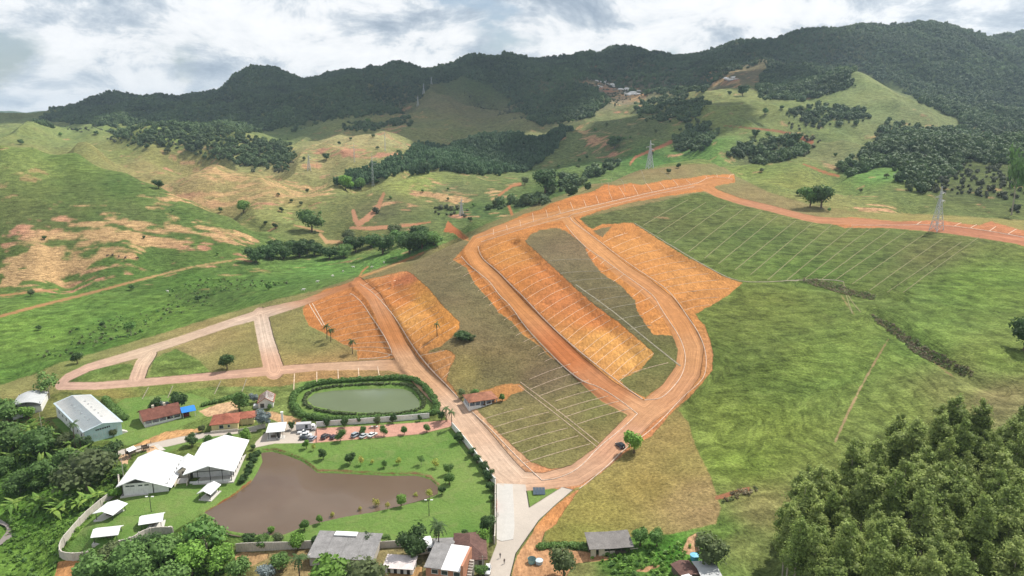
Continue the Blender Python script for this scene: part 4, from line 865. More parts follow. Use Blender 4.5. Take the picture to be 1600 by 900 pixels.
M_BLUER = painted('blue_grey_metal_roof', (0.45, 0.53, 0.57), 0.06, 0.4, 0.1); M_CYAN = painted('pale_cyan_paint', (0.50, 0.66, 0.66)); M_GREYR = painted('grey_metal_roof', (0.44, 0.45, 0.45), 0.1, 0.5)
M_TILE = tile_mat('dark_red_tile', (0.15, 0.062, 0.045)); M_TILE2 = tile_mat('red_tile', (0.27, 0.095, 0.060)); M_TILE3 = tile_mat('brown_tile', (0.125, 0.070, 0.058)); M_TILE4 = tile_mat('orange_tile', (0.26, 0.115, 0.07))
M_CREAM = painted('cream_paint', (0.68, 0.60, 0.47)); M_YELLOW = painted('yellow_paint', (0.72, 0.62, 0.32)); M_PEACH = painted('peach_paint', (0.66, 0.48, 0.34))
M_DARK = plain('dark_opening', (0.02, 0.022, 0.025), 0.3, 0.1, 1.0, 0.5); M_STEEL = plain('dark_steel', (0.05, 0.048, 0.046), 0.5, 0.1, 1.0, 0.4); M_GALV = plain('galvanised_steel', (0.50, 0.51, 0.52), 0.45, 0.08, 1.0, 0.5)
M_FIBRE = painted('fibre_cement', (0.26, 0.25, 0.245), 0.25, 0.9, 0.35); M_CONC = painted('concrete', (0.50, 0.46, 0.41), 0.12, 0.9, 0.25); M_BRICKW = painted('raw_brick', (0.46, 0.22, 0.14), 0.15, 0.9, 0.2)
M_WALL = painted('wall_render', (0.56, 0.51, 0.45), 0.12, 0.9, 0.3); M_BLUE = painted('blue_canvas', (0.03, 0.20, 0.58), 0.06, 0.6, 0.1); M_WOOD = plain('weathered_wood', (0.14, 0.11, 0.085), 0.9, 0.25, 3.0)
M_FLOORC = painted('slab_concrete', (0.58, 0.55, 0.51), 0.1, 0.9, 0.15); M_GLASS = plain('window_glass', (0.03, 0.045, 0.055), 0.08, 0.1, 1.0, 0.6); M_FRAME = plain('window_frame', (0.62, 0.62, 0.60), 0.6)
def gable_roof(w, d, h, rise, ov, axis, th=0.22, x0=0.0, y0=0.0):
    """two slopes with thickness; ridge along 'x' (parallel to the front) or 'y'"""
    mb = MB()
    if axis == 'y': prof = [(x0-ov, h-ov*rise/(w/2)), (x0+w/2, h+rise), (x0+w+ov, h-ov*rise/(w/2))]; lo, hi = y0-ov, y0+d+ov
    else: prof = [(y0-ov, h-ov*rise/(d/2)), (y0+d/2, h+rise), (y0+d+ov, h-ov*rise/(d/2))]; lo, hi = x0-ov, x0+w+ov
    pr = prof + [(a, z-th) for a, z in prof[::-1]]
    f = (lambda a, l, z: (a, l, z)) if axis == 'y' else (lambda a, l, z: (l, a, z))
    V = [f(a, lo, z) for a, z in pr]+[f(a, hi, z) for a, z in pr]; n = len(pr)
    F = [(i, (i+1) % n, n+(i+1) % n, n+i) for i in range(n)]+[(0, 1, 4, 5), (1, 2, 3, 4), (n, n+1, n+4, n+5), (n+1, n+2, n+3, n+4)]
    return mb.add(V, F)
def hip_roof(w, d, h, rise, ov, x0=0.0, y0=0.0, th=0.2):
    mb = MB(); a = min(w, d)/2+ov; X0, X1, Y0, Y1 = x0-ov, x0+w+ov, y0-ov, y0+d+ov
    if w >= d: r0, r1 = (X0+a, (Y0+Y1)/2), (X1-a, (Y0+Y1)/2)
    else: r0, r1 = ((X0+X1)/2, Y0+a), ((X0+X1)/2, Y1-a)
    V = [(X0, Y0, h), (X1, Y0, h), (X1, Y1, h), (X0, Y1, h), (*r0, h+rise), (*r1, h+rise), (X0, Y0, h-th), (X1, Y0, h-th), (X1, Y1, h-th), (X0, Y1, h-th)]
    if w >= d: F = [(0, 1, 5, 4), (1, 2, 5), (2, 3, 4, 5), (3, 0, 4)]
    else: F = [(0, 1, 4), (1, 2, 5, 4), (2, 3, 5), (3, 0, 4, 5)]
    return mb.add(V, F+[(0, 6, 7, 1), (1, 7, 8, 2), (2, 8, 9, 3), (3, 9, 6, 0), (6, 9, 8, 7)])
def walls(w, d, h, rise=0.0, axis='y', base=-1.5, x0=0.0, y0=0.0):
    """closed wall block, with gable ends when rise > 0"""
    mb = MB()
    if rise <= 0: return mb.box(x0, x0+w, y0, y0+d, base, h)
    if axis == 'y': pr = [(x0, base), (x0+w, base), (x0+w, h), (x0+w/2, h+rise), (x0, h)]; f = lambda a, l, z: (a, l, z); lo, hi = y0, y0+d
    else: pr = [(y0, base), (y0+d, base), (y0+d, h), (y0+d/2, h+rise), (y0, h)]; f = lambda a, l, z: (l, a, z); lo, hi = x0, x0+w
    n = 5; V = [f(a, lo, z) for a, z in pr]+[f(a, hi, z) for a, z in pr]
    return mb.add(V, [tuple(range(n)), tuple(range(2*n-1, n-1, -1))]+[(i, n+i, n+(i+1) % n, (i+1) % n) for i in range(n)])
def opening(e, face, w, d, pos, z0, ww, hh, name='window', fr=True):
    """a window or door standing a little proud of a wall: face f(ront) l(eft) r(ight) b(ack)"""
    def bx(a0, a1, z0_, z1_, t0, t1):
        mb = MB()
        if face == 'f': mb.box(a0, a1, -t1, -t0, z0_, z1_)
        elif face == 'b': mb.box(a0, a1, d+t0, d+t1, z0_, z1_)
        elif face == 'l': mb.box(-t1, -t0, a0, a1, z0_, z1_)
        else: mb.box(w+t0, w+t1, a0, a1, z0_, z1_)
        return mb
    o = bx(pos, pos+ww, z0, z0+hh, -0.05, 0.03).build(name, M_GLASS if name == 'window' else M_WOOD, e)
    if fr:
        m = MB()
        for q in ((pos-0.1, pos, z0, z0+hh), (pos+ww, pos+ww+0.1, z0, z0+hh), (pos-0.1, pos+ww+0.1, z0+hh, z0+hh+0.1), (pos-0.15, pos+ww+0.15, z0-0.12, z0)):
            b = bx(q[0], q[1], q[2], q[3], -0.05, 0.08); m.add(b.v, b.f)
        m.build('frame', M_FRAME, o)
    return o
def ribs(e, roof_parent, w, d, h, rise, ov, axis, n, m, x0=0.0, y0=0.0, r=0.05):
    """standing seams of a metal roof, one mesh"""
    mb = MB()
    for i in range(n+1):
        t = i/n
        if axis == 'y':
            y = y0-ov+(d+2*ov)*t; pts_ = [(x0-ov, y, h-ov*rise/(w/2)+r), (x0+w/2, y, h+rise+r), (x0+w+ov, y, h-ov*rise/(w/2)+r)]
        else:
            x = x0-ov+(w+2*ov)*t; pts_ = [(x, y0-ov, h-ov*rise/(d/2)+r), (x, y0+d/2, h+rise+r), (x, y0+d+ov, h-ov*rise/(d/2)+r)]
        mb.tube(pts_, [r]*3, 4)
    o = mb.build('seam', m, roof_parent); o['kind'] = 'stuff'; return o
# ------------------------------------------------------------------ buildings
# warehouse with the long pale roof
e, w = frame('warehouse', (134,695), (190,682), 'long warehouse with pale blue grey roof and light cyan front wall', 'warehouse', yaw=45.5)
w = 13.2; d = 41.0; h, rs = 5.6, 1.5
walls(w, d, h, rs).build('wall', M_WHITE, e)
fm = MB(); fm.add([(0.02, -0.05, -1.2), (w-0.02, -0.05, -1.2), (w-0.02, -0.05, h), (w/2, -0.05, h+rs-0.02), (0.02, -0.05, h), (0.02, 0.1, -1.2), (w-0.02, 0.1, -1.2), (w-0.02, 0.1, h), (w/2, 0.1, h+rs-0.02), (0.02, 0.1, h)],
       [(0, 1, 2, 3, 4), (0, 5, 6, 1), (1, 6, 7, 2), (2, 7, 8, 3), (3, 8, 9, 4), (4, 9, 5, 0)]).build('front_wall', M_CYAN, e)
rf = gable_roof(w, d, h, rs, 0.6, 'y').build('roof', M_BLUER, e)
for xf in (0.30, 0.66):
    for j in range(6):
        yy = d*(0.2+0.11*j); sx = w*xf; z = h+rs*(1-abs(xf-0.5)*2)+0.02
        MB().box(sx-0.35, sx+0.35, yy, yy+0.5, z-0.2, z+0.32).build('roof_vent', M_GREYR, rf)
for i, (x, ww, z) in enumerate([(0.08, 1.2, 1.9), (0.24, 1.6, 1.9), (0.40, 0.9, 1.4), (0.55, 1.6, 2.2), (0.74, 1.4, 2.4), (0.88, 1.0, 2.0)]): opening(e, 'f', w, d, w*x, z, ww, 1.5 if i not in (2, 5) else 2.3, 'window')
for i in range(7): opening(e, 'l', w, d, d*(0.08+0.13*i), 2.2, 1.4, 1.3)
sg = MB()
x = w*0.30
while x < w*0.66:
    ww = random.uniform(0.35, 0.7); sg.box(x, x+ww, -0.16, -0.05, 4.35+0.4*(x/w), 4.95+0.4*(x/w)); x += ww+0.22
sg.build('sign_lettering', M_STEEL, e)
st = MB()
for i in range(8): st.box(w+0.1+0.5*i, w+0.6+0.5*i, 0.4, 2.6, -2.0, 1.4-0.3*i)
st.build('stair', M_FLOORC, e)
# vaulted shed behind it
e, w = frame('storage_shed', (20,652), (66,646), 'white shed with curved grey roof beside the warehouse', 'shed')
d = 14.0; mb = MB(); n = 10
pr = [(w*(i/n)*1.06-w*0.03, 4.2+2.2*math.sin(math.pi*(0.08+0.84*i/n))) for i in range(n+1)]; pr2 = pr+[(a, z-0.2) for a, z in pr[::-1]]
V = [(a, -0.8, z) for a, z in pr2]+[(a, d+0.8, z) for a, z in pr2]; k = len(pr2)
mb.add(V, [(i, (i+1) % k, k+(i+1) % k, k+i) for i in range(k)]+[(i, i+1, k-2-i, k-1-i) for i in range(n)]+[(k+i, k+i+1, 2*k-2-i, 2*k-1-i) for i in range(n)]).build('roof', M_GREYR, e)
walls(w, d, 3.4, base=-3).build('wall', M_WHITE, e)
for x in (0.3, w/2, w-0.3):
    MB().tube([(x, 0.1, 3), (x, 0.1, 5.6)], [0.12, 0.12]).build('post', M_STEEL, e); MB().tube([(x, d-0.1, 3), (x, d-0.1, 5.6)], [0.12, 0.12]).build('post', M_STEEL, e)
# long ranch house with veranda
e, w = frame('ranch_house', (227,667), (283,654), 'long house with dark red tiled roof and open white veranda', 'house')
d = 11.0
walls(w, d-3.0, 3.0, 0, y0=3.0).build('wall', M_WHITE, e); MB().box(-0.1, w+0.3, -0.3, d, -1.2, 0.15).build('floor_slab', M_FLOORC, e)
for s in (0, w): MB().add([(s-0.08, 0.3, 3.0), (s-0.08, d, 3.0), (s-0.08, d/2, 5.4), (s+0.08, 0.3, 3.0), (s+0.08, d, 3.0), (s+0.08, d/2, 5.4)], [(0, 1, 2), (5, 4, 3), (0, 3, 4, 1), (1, 4, 5, 2), (2, 5, 3, 0)]).build('gable', M_PEACH, e)
MB().box(-0.06, 0.0, 3.0, d, 0, 3.0).build('side_wall', M_PEACH, e)
rf = gable_roof(w, d, 3.0, 2.5, 0.7, 'x').build('roof', M_TILE, e)
for q in (0.30, 0.62): MB().box(w*q, w*q+0.9, d/2-0.3, d/2+0.5, 5.0, 6.5).build('chimney', M_CREAM, rf)
for i in range(6): MB().box(w*i/5-0.2, w*i/5+0.2, 0, 0.4, 0.1, 2.9).build('post', M_WHITE, e)
for i in range(5): MB().box(w*i/5+0.2, w*(i+1)/5-0.2, 0.1, 0.25, 0.1, 0.95).build('parapet', M_WHITE, e)
for x in (2, 6.5, 11): opening(e, 'f', w, d, x, 1.0, 1.4, 1.3).location.y = 3.0
opening(e, 'f', w, d, 9, 0.15, 1.0, 2.2, 'door').location.y = 3.0
# blue canopy
e, w = frame('canopy', (286,654), (306,650), 'bright blue canopy on posts next to the ranch house', 'canopy')
d = 6.5; gable_roof(w, d, 2.7, 1.0, 0.3, 'x', 0.1).build('roof', M_BLUE, e)
for x in (0.15, w-0.15):
    for y in (0.15, d-0.15): MB().tube([(x, y, -0.5), (x, y, 2.7)], [0.09, 0.09]).build('post', M_WHITE, e)
MB().box(0.6, w*0.55, 1.5, 4.5, -0.4, 1.1).build('counter', plain('dark_red_paint', (0.16, 0.03, 0.03)), e)
# yellow house
e, w = frame('yellow_house', (331,675), (372,671), 'yellow house with hipped red tiled roof by the compound road', 'house')
d = 9.5; walls(w, d, 3.2).build('wall', M_YELLOW, e); hip_roof(w, d, 3.2, 2.4, 0.7).build('roof', M_TILE2, e)
walls(6.0, 6.5, 3.0, x0=w-0.3, y0=4.2).build('wing_wall', M_YELLOW, e); hip_roof(6.3, 6.5, 3.0, 1.6, 0.6, w-0.3, 4.2).build('wing_roof', M_TILE2, e)
for x in (w+1.0, w+3.2, w+5.2): MB().box(x, x+0.3, 3.4, 3.7, -0.5, 2.9).build('porch_post', M_YELLOW, e)
opening(e, 'f', w, d, w*0.30, 1.1, 1.5, 1.4); opening(e, 'f', w, d, w*0.62, 1.4, 0.8, 0.9); opening(e, 'l', w, d, 3.5, 1.1, 1.5, 1.3)
MB().box(-0.2, w+0.2, -1.6, -1.35, -1.5, 1.0).build('yard_wall', M_WALL, e)
# white house by the pond
e, w = frame('white_house', (404,639), (427,637), 'small white house with red gable roof near the green pond', 'house')
d = 9.0; walls(w, d, 3.0, 1.9).build('wall', M_WHITE, e); gable_roof(w, d, 3.0, 1.9, 0.5, 'y').build('roof', M_TILE4, e)
opening(e, 'f', w, d, 0.8, 0.4, 1.6, 1.9); opening(e, 'r', w, d, 3.0, 1.0, 1.3, 1.2)
MB().box(-2.2, -0.2, 1, 3.5, -0.5, 1.2).build('outdoor_bench', M_GALV, e)
# square white pavilion roof at the gate
e, w = frame('gate_pavilion', (419,687), (443,685), 'open pavilion with square white roof beside the parked cars', 'pavilion')
d = 8.0; hip_roof(w, d, 3.3, 0.7, 0.6).build('roof', M_WROOF, e); MB().box(-0.5, w+0.5, -0.5, d+0.5, -0.6, 0.12).build('floor_slab', M_FLOORC, e)
for x in (0.2, w/2, w-0.2):
    for y in (0.2, d-0.2): MB().tube([(x, y, 0), (x, y, 3.3)], [0.1, 0.1]).build('post', M_STEEL, e)
MB().box(w*0.55, w*0.75, 0.6, 2.2, 0.1, 2.3).build('kiosk', M_STEEL, e); MB().box(w*0.15, w*0.45, 1.5, 2.3, 0.1, 0.95).build('counter', M_WOOD, e)
e, w = frame('white_chimney', (440,663), (443,662.7), 'slim white chimney stack behind the gate pavilion', 'chimney')
MB().box(0, 0.8, 0, 0.8, -1, 5.0).box(-0.15, 0.95, -0.15, 0.95, 5.0, 5.3).build('stack', M_WHITE, e)
# the two big halls
def hall(name, A, B, back, label, h, rise, lean, closed):
    e, w = frame(name, A, B, label, 'hall'); d = back if isinstance(back, float) else depth_of(e, back)
    wc = w-lean
    rf = gable_roof(wc, d, h, rise, 1.3, 'y', 0.25).build('roof', M_WROOF, e)
    if lean:
        s = rise/(wc/2); z0 = h-0.35; x0 = wc+0.9
        V = [(x0, -1.3, z0), (w+1.4, -1.3, z0-s*(w+1.4-x0)), (w+1.4, d+1.3, z0-s*(w+1.4-x0)), (x0, d+1.3, z0)]; V += [(a, b, c-0.2) for a, b, c in V]
        MB().add(V, [(0, 1, 2, 3), (7, 6, 5, 4), (0, 4, 5, 1), (1, 5, 6, 2), (2, 6, 7, 3), (3, 7, 4, 0)]).build('lean_to_roof', M_WROOF, e)
    MB().box(-0.6, w+0.6, -0.8, d+0.6, -1.6, 0.15).build('floor_slab', M_FLOORC, e)
    if closed:
        walls(wc, d, h-0.35, 0, base=-0.5).build('wall', M_WHITE, e)
        MB().add([(0.3, 0.05, h-0.3), (wc-0.3, 0.05, h-0.3), (wc/2, 0.05, h+rise-0.4), (0.3, 0.3, h-0.3), (wc-0.3, 0.3, h-0.3), (wc/2, 0.3, h+rise-0.4)], [(0, 1, 2), (5, 4, 3), (0, 3, 4, 1), (1, 4, 5, 2), (2, 5, 3, 0)]).build('gable_screen', M_STEEL, e)
        for x in (0.12, 0.27, 0.52, 0.72): opening(e, 'f', wc, d, wc*x, h-1.5, 1.3, 0.45, fr=False)
        MB().box(wc, w, 0, 0.25, 0, h-1.2).build('side_screen', M_WHITE, e)
    else:
        MB().box(0.3, w-0.3, 4.5, 4.8, 0.1, h-0.2).build('inner_wall', M_WHITE, e); MB().box(0.2, w-0.2, 0.1, 0.3, 0.1, 0.9).build('parapet', M_WHITE, e)
        MB().box(0.3, w-0.3, d-0.6, d-0.3, 0.1, h-0.2).build('back_wall', M_WHITE, e)
    n = 7
    for i in range(n+1):
        y = 0.2+(d-0.4)*i/n
        for x in ((wc+0.2, w-0.2) if closed and lean else ((0.2, w-0.2))): MB().tube([(x, y, 0), (x, y, h-0.9 if x > wc else h-0.2)], [0.13, 0.13]).build('post', M_STEEL, e)
    if closed:
        for x in (0.0, wc*0.97): MB().box(x, x+0.3, -0.1, 0.1, 0, h-0.2).build('corner_post', M_STEEL, e)
    else:
        for x in (w*0.22, w*0.5, w*0.78):
            MB().tube([(x, 0.2, 0), (x, 0.2, h+rise*(1-abs(x/w-0.5)*2)-0.3)], [0.13, 0.13]).build('post', M_STEEL, e)
        MB().tube([(0.2, 0.2, h-0.3), (w/2, 0.2, h+rise-0.35), (w-0.2, 0.2, h-0.3)], [0.14]*3).tube([(0.2, 0.2, h-0.35), (w-0.2, 0.2, h-0.35)], [0.14]*2).build('truss', M_STEEL, e)
    return e, w, d
h1, w1, d1 = hall('event_hall', (192,775), (264,769), 19.5, 'closed white roofed hall with dark gable screen beside the lawn', 4.6, 1.9, 4.6, True)
h2, w2, d2 = hall('event_hall', (295,757), (363,752), (390,706), 'open sided white roofed hall next to the brown pond', 4.7, 2.3, 0.0, False)
e, w = frame('link_building', (277,752), (295,750), 'low white roofed link with steps between the two halls', 'building')
walls(w, 9.0, 2.6, 1.2, base=-0.5, y0=2.0).build('wall', M_CREAM, e); gable_roof(w, 10, 3.4, 1.3, 0.3, 'y', 0.2, 0, 1.5).build('roof', M_WROOF, e)
for i in range(5): MB().box(0.2, w-0.2, -2.0+0.5*i, -1.5+0.5*i, -0.8, 0.15+0.16*i).build('step', M_FLOORC, e)
opening(e, 'f', w, 11, w*0.35, 0.9, 1.4, 1.6, 'door', False).location.y = 2.0
for s in (-0.2, w): MB().box(s, s+0.2, -4.2, 1.5, -0.8, 1.0).build('ramp_wall', M_CREAM, e)
# picnic kiosks
def kiosk(A, B, back, label, axis='y'):
    e, w = frame('picnic_kiosk', A, B, label, 'kiosk', 'white roofed picnic kiosks on the lawn'); d = max(4.0, depth_of(e, back))
    MB().box(-0.5, w+0.5, -0.5, d+0.5, -0.8, 0.14).build('floor_slab', M_FLOORC, e)
    gable_roof(w, d, 2.7, 0.9, 0.55, axis, 0.14).build('roof', M_WROOF, e)
    for x in (0.15, w-0.15):
        for y in (0.15, d-0.15): MB().tube([(x, y, 0), (x, y, 2.75)], [0.11, 0.11]).build('post', M_STEEL, e)
    MB().box(0.6, w-0.6, d-0.6, d-0.3, 0.1, 1.0).build('back_wall', M_WHITE, e)
    MB().box(w*0.3, w*0.7, d*0.35, d*0.6, 0.65, 0.75).box(w*0.47, w*0.53, d*0.42, d*0.53, 0.1, 0.65).build('table', M_WOOD, e)
    return e
kiosk((312,781), (329,782), (352,769), 'white picnic kiosk on the pond bank in front of the open hall')
kiosk((150,813), (177,815), (198,799), 'white picnic kiosk nearest the boundary wall with pitched roof')
kiosk((147,850), (184,846), (150,838), 'lowest white picnic kiosk above the curved wall corner', 'x')
kiosk((221,830), (253,825), (224,818), 'white picnic kiosk above the wall near the dense trees', 'x')
# boundary walls
def wall_line(name, pts_, h, th, m, label, cat='wall', piers=0, sm=1, group=None, base=-1.5):
    w3 = resample([(q.x, q.y, 0) for q in (P(a, b) for a, b in smooth_line(pts_, sm))], 3.0)
    root = bpy.data.objects.new(name, None); COLL.objects.link(root); root.location = (w3[0].x, w3[0].y, G(w3[0].x, w3[0].y)); tag(root, label, cat, group)
    V = []; F = []; loc = root.location; zs = [G(q.x, q.y) for q in w3]
    for i, q in enumerate(w3):
        dd = (w3[min(i+1, len(w3)-1)]-w3[max(i-1, 0)]).normalized(); s = Vector((-dd.y, dd.x, 0))*th/2; z = max(zs[max(0, i-1):i+2])
        for o, zz in ((s, base), (s, h), (-s, h), (-s, base)): V.append((q.x+o.x-loc.x, q.y+o.y-loc.y, (z if zz == h else zs[i])+zz-loc.z))
        if i:
            b = 4*(i-1); F += [(b, b+4, b+5, b+1), (b+1, b+5, b+6, b+2), (b+2, b+6, b+7, b+3)]
    F += [(0, 1, 2, 3), (len(V)-1, len(V)-2, len(V)-3, len(V)-4)]
    add_mesh('wall_body', V, F, m, root)
    if piers:
        for i, q in enumerate(w3[::piers]):
            z = G(q.x, q.y)-loc.z; MB().box(q.x-loc.x-0.22, q.x-loc.x+0.22, q.y-loc.y-0.22, q.y-loc.y+0.22, z-1, z+h+0.25).build('pier', m, root)
    return root
wall_line('boundary_wall', [(186,752),(187,768),(178,776),(152,797),(130,815),(112,836),(98,856),(93,868),(100,875),(120,876),(138,873)], 2.3, 0.25, M_WALL, 'beige boundary wall curving round the lower lawn corner', piers=3)
wall_line('boundary_wall', [(176,860),(192,855),(208,850),(222,841),(240,835),(258,834),(271,834)], 2.3, 0.25, M_WALL, 'beige retaining wall below the two lower kiosks', piers=2)
wall_line('boundary_wall', [(494,667),(530,664),(580,661),(620,658),(671,653)], 2.2, 0.22, M_WHITE, 'long white wall between the green pond and the parking road')
wall_line('boundary_wall', [(369,862),(400,861),(440,859),(495,856)], 2.4, 0.22, M_WALL, 'pale wall behind the yard at the foot of the pond lawn')
wall_line('boundary_wall', [(586,857),(620,855),(660,853),(700,852)], 2.2, 0.22, M_WALL, 'grey wall behind the dark tree and low sheds')
wall_line('boundary_wall', [(706,668),(718,682),(735,703),(752,728),(765,748),(774,757)], 2.4, 0.25, M_WHITE, 'white wall beside the dirt road along the lawn edge')
wall_line('boundary_wall', [(774,758),(774,790),(774,820),(773,850)], 2.6, 0.25, M_WALL, 'wall with red lettering panel beside the concrete entrance', piers=3)
wall_line('boundary_wall', [(372,678),(395,673),(415,668)], 1.8, 0.2, M_WALL, 'low grey wall right of the yellow house')
wall_line('boundary_wall', [(1089,838),(1090,850),(1092,868)], 1.4, 0.2, M_WOOD, 'dark low fence wall beside the sandy plot')
q = P(774.5, 795); e = bpy.data.objects.new('wall_sign', None); COLL.objects.link(e); e.location = q+Vector((0.35, 0, 0)); tag(e, 'red lettered panel on the wall beside the concrete entrance', 'sign')
MB().box(0, 0.06, -3.0, 3.0, 0.6, 2.3).build('panel', painted('pale_panel', (0.7, 0.55, 0.45)), e)
lt = MB(); y = -2.6
while y < 2.3: ww = random.uniform(0.35, 0.6); lt.box(0.06, 0.1, y, y+ww, 0.9, random.uniform(1.5, 2.0)); y += ww+0.2
lt.build('lettering', plain('red_paint', (0.55, 0.06, 0.04)), e)
# roadside house with veranda on the building plots
e, w = frame('roadside_house', (734,638), (776,632), 'small house with red hipped roof and blue grey veranda beside the dirt road', 'house')
d = depth_of(e, (724,627)); d = max(d, 8.5); walls(w, d-2, 2.9, y0=2.0).build('wall', painted('blue_grey_paint', (0.30, 0.33, 0.38)), e); hip_roof(w, d, 2.9, 1.9, 0.6).build('roof', M_TILE4, e)
MB().box(-0.3, w+0.3, -0.3, d, -1.2, 0.12).build('floor_slab', M_WHITE, e)
for i in range(6): MB().box(w*i/5-0.12, w*i/5+0.12, 0, 0.25, 0, 2.8).build('post', M_WHITE, e)
for i in (0, 1, 3, 4): MB().box(w*i/5+0.12, w*(i+1)/5-0.12, 0.06, 0.18, 0, 0.8).build('parapet', M_WHITE, e)
for i in range(4): MB().box(-0.12, 0.12, d*i/4+0.6, d*i/4+0.85, 0, 2.8).build('post', M_WHITE, e)
opening(e, 'f', w, d, 2, 1, 1.3, 1.2).location.y = 2.0; opening(e, 'f', w, d, 7, 0.1, 1.0, 2.1, 'door').location.y = 2.0
# houses at the foot of the picture
e, w = frame('workshop', (484,884), (581,889), 'wide workshop under a patched grey fibre cement roof', 'workshop')
d = max(10, depth_of(e, (494,862)));  h = 3.4
MB().box(0, w, 0, 0.2, -1.5, h-0.3).box(0, 0.2, 0, d, -1.5, h).box(w-0.2, w, 0, d, -1.5, h).box(0, w, d-0.2, d, -1.5, h+0.6).build('wall', M_CONC, e)
for i in range(4):
    x0, x1 = -0.6+(w+1.2)*i/4+0.03, -0.6+(w+1.2)*(i+1)/4-0.03
    V = [(x0, -0.8, h-0.2), (x1, -0.8, h-0.2), (x1, d+0.6, h+1.2), (x0, d+0.6, h+1.2)]; V = V+[(a, b, c-0.12) for a, b, c in V]
    MB().add(V, [(0, 1, 2, 3), (7, 6, 5, 4), (0, 4, 5, 1), (1, 5, 6, 2), (2, 6, 7, 3), (3, 7, 4, 0)]).build('roof_sheet', M_FIBRE, e)
MB().box(w*0.25, w*0.62, d-1.6, d+0.5, h+1.05, h+1.35).build('pale_sheet', M_WROOF, e)
for x in (w*0.2, w*0.7): opening(e, 'f', w, d, x, 0.6, 1.6, 1.3)
e, w = frame('low_shed', (601,895), (645,898), 'row of low white sheds with open doorways in the sandy yard', 'shed')
d = 4.5; walls(w, d, 2.2, base=-1).build('wall', M_WHITE, e); V = [(-0.4, -0.9, 2.15), (w+0.4, -0.9, 2.15), (w+0.4, d+0.3, 2.75), (-0.4, d+0.3, 2.75)]; V += [(a, b, c-0.1) for a, b, c in V]
MB().add(V, [(0, 1, 2, 3), (7, 6, 5, 4), (0, 4, 5, 1), (1, 5, 6, 2), (2, 6, 7, 3), (3, 7, 4, 0)]).build('roof', painted('pale_pink_sheet', (0.66, 0.58, 0.56), 0.2, 0.7, 0.3), e)
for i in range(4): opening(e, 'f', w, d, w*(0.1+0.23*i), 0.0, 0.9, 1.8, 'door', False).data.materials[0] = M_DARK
e, w = frame('white_outbuilding', (651,868), (675,864), 'small outbuilding with white sheet roof beside the coconut palm', 'shed')
d = 5.0; walls(w, d, 2.3, base=-1).build('wall', M_CREAM, e); gable_roof(w, d, 2.3, 0.5, 0.5, 'x', 0.1).build('roof', M_WROOF, e); opening(e, 'f', w, d, 1.0, 0.6, 1.4, 1.2); opening(e, 'f', w, d, 3.2, 0.6, 1.2, 1.2)
e, w = frame('brown_roof_house', (714,888), (757,886), 'house with big weathered brown tiled roof by the road', 'house')
d = 12.0; walls(w, d, 3.0, base=-1.5).build('wall', M_WALL, e); hip_roof(w, d, 3.0, 2.3, 0.9).build('roof', M_TILE3, e); opening(e, 'f', w, d, 2, 1, 1.2, 1.2); opening(e, 'f', w, d, 6, 0, 1.0, 2.1, 'door')
gable_roof(6, 6, 2.6, 0.6, 0.4, 'x', 0.12, -6.4, 5).build('annex_roof', M_FIBRE, e); walls(5.6, 5.6, 2.5, x0=-6.2, y0=5.2, base=-1).build('annex_wall', M_WALL, e)
e, w = frame('brick_house', (666,913), (724,921), 'unplastered brick house with half grey half white roof', 'house', lift=0.4)
d = 9.0; h = 5.2; walls(w, d, h, base=-1.5).build('wall', M_BRICKW, e)
for x0, x1, mm, nm in ((-0.4, w*0.42, M_FIBRE, 'grey_roof'), (w*0.42+0.05, w*0.93, M_WROOF, 'white_roof')):
    V = [(x0, -0.5, h-0.05), (x1, -0.5, h-0.05), (x1, d+0.3, h+1.3), (x0, d+0.3, h+1.3)]; V += [(a, b, c-0.12) for a, b, c in V]
    MB().add(V, [(0, 1, 2, 3), (7, 6, 5, 4), (0, 4, 5, 1), (1, 5, 6, 2), (2, 6, 7, 3), (3, 7, 4, 0)]).build(nm, mm, e)
MB().box(w*0.94, w, 0, d, h, h+1.4).build('parapet', M_BRICKW, e)
for x in (0.16, 0.42, 0.75): opening(e, 'f', w, d, w*x, 3.3, 1.7, 1.2)
for i in range(9): MB().box(w+0.1, w+1.3, 6.0-0.55*i, 6.55-0.55*i, -1.5, 4.4-0.5*i).build('stair_step', M_CONC, e)
e, w = frame('shack', (923,868), (986,864), 'run down shack with sagging dark sheet roof and open front', 'shack')
d = 6.0; walls(w, d-2.5, 2.5, y0=2.5, base=-1).build('back_wall', M_WOOD, e); MB().box(0, w*0.13, 0, 0.2, -0.8, 2.4).box(w*0.2, w*0.34, 0, 0.2, -0.8, 2.4).box(w*0.34, w*0.6, 0, 0.2, -0.8, 1.0).build('front_wall', M_CREAM, e)
V = [(-0.6, -0.9, 2.5), (w*0.5, -0.9, 2.35), (w+0.6, -0.9, 2.5), (w+0.6, d+0.4, 3.4), (w*0.5, d+0.4, 3.2), (-0.6, d+0.4, 3.4)]; V += [(a, b, c-0.1) for a, b, c in V]
MB().add(V, [(0, 1, 4, 5), (1, 2, 3, 4), (11, 10, 7, 6), (10, 9, 8, 7), (0, 6, 7, 1), (1, 7, 8, 2), (2, 8, 9, 3), (3, 9, 10, 4), (4, 10, 11, 5), (5, 11, 6, 0)]).build('roof', painted('dark_sheet', (0.20, 0.185, 0.175), 0.25, 0.9, 0.35), e)
for x in (0.45, 0.6, 0.75, 0.95): MB().tube([(w*x, -0.4, -0.8), (w*x+random.uniform(-0.2, 0.2), -0.3, 2.4)], [0.09, 0.07]).build('post', M_WOOD, e)
MB().box(w*0.62, w*0.9, -0.2, 0.6, -0.5, 0.7).box(w*0.4, w*0.55, -1.4, -0.7, -0.6, 0.3).build('junk_pile', M_WOOD, e); MB().box(w, w+4, 0.8, 1.0, -0.8, 0.8).build('side_wall', M_CREAM, e)
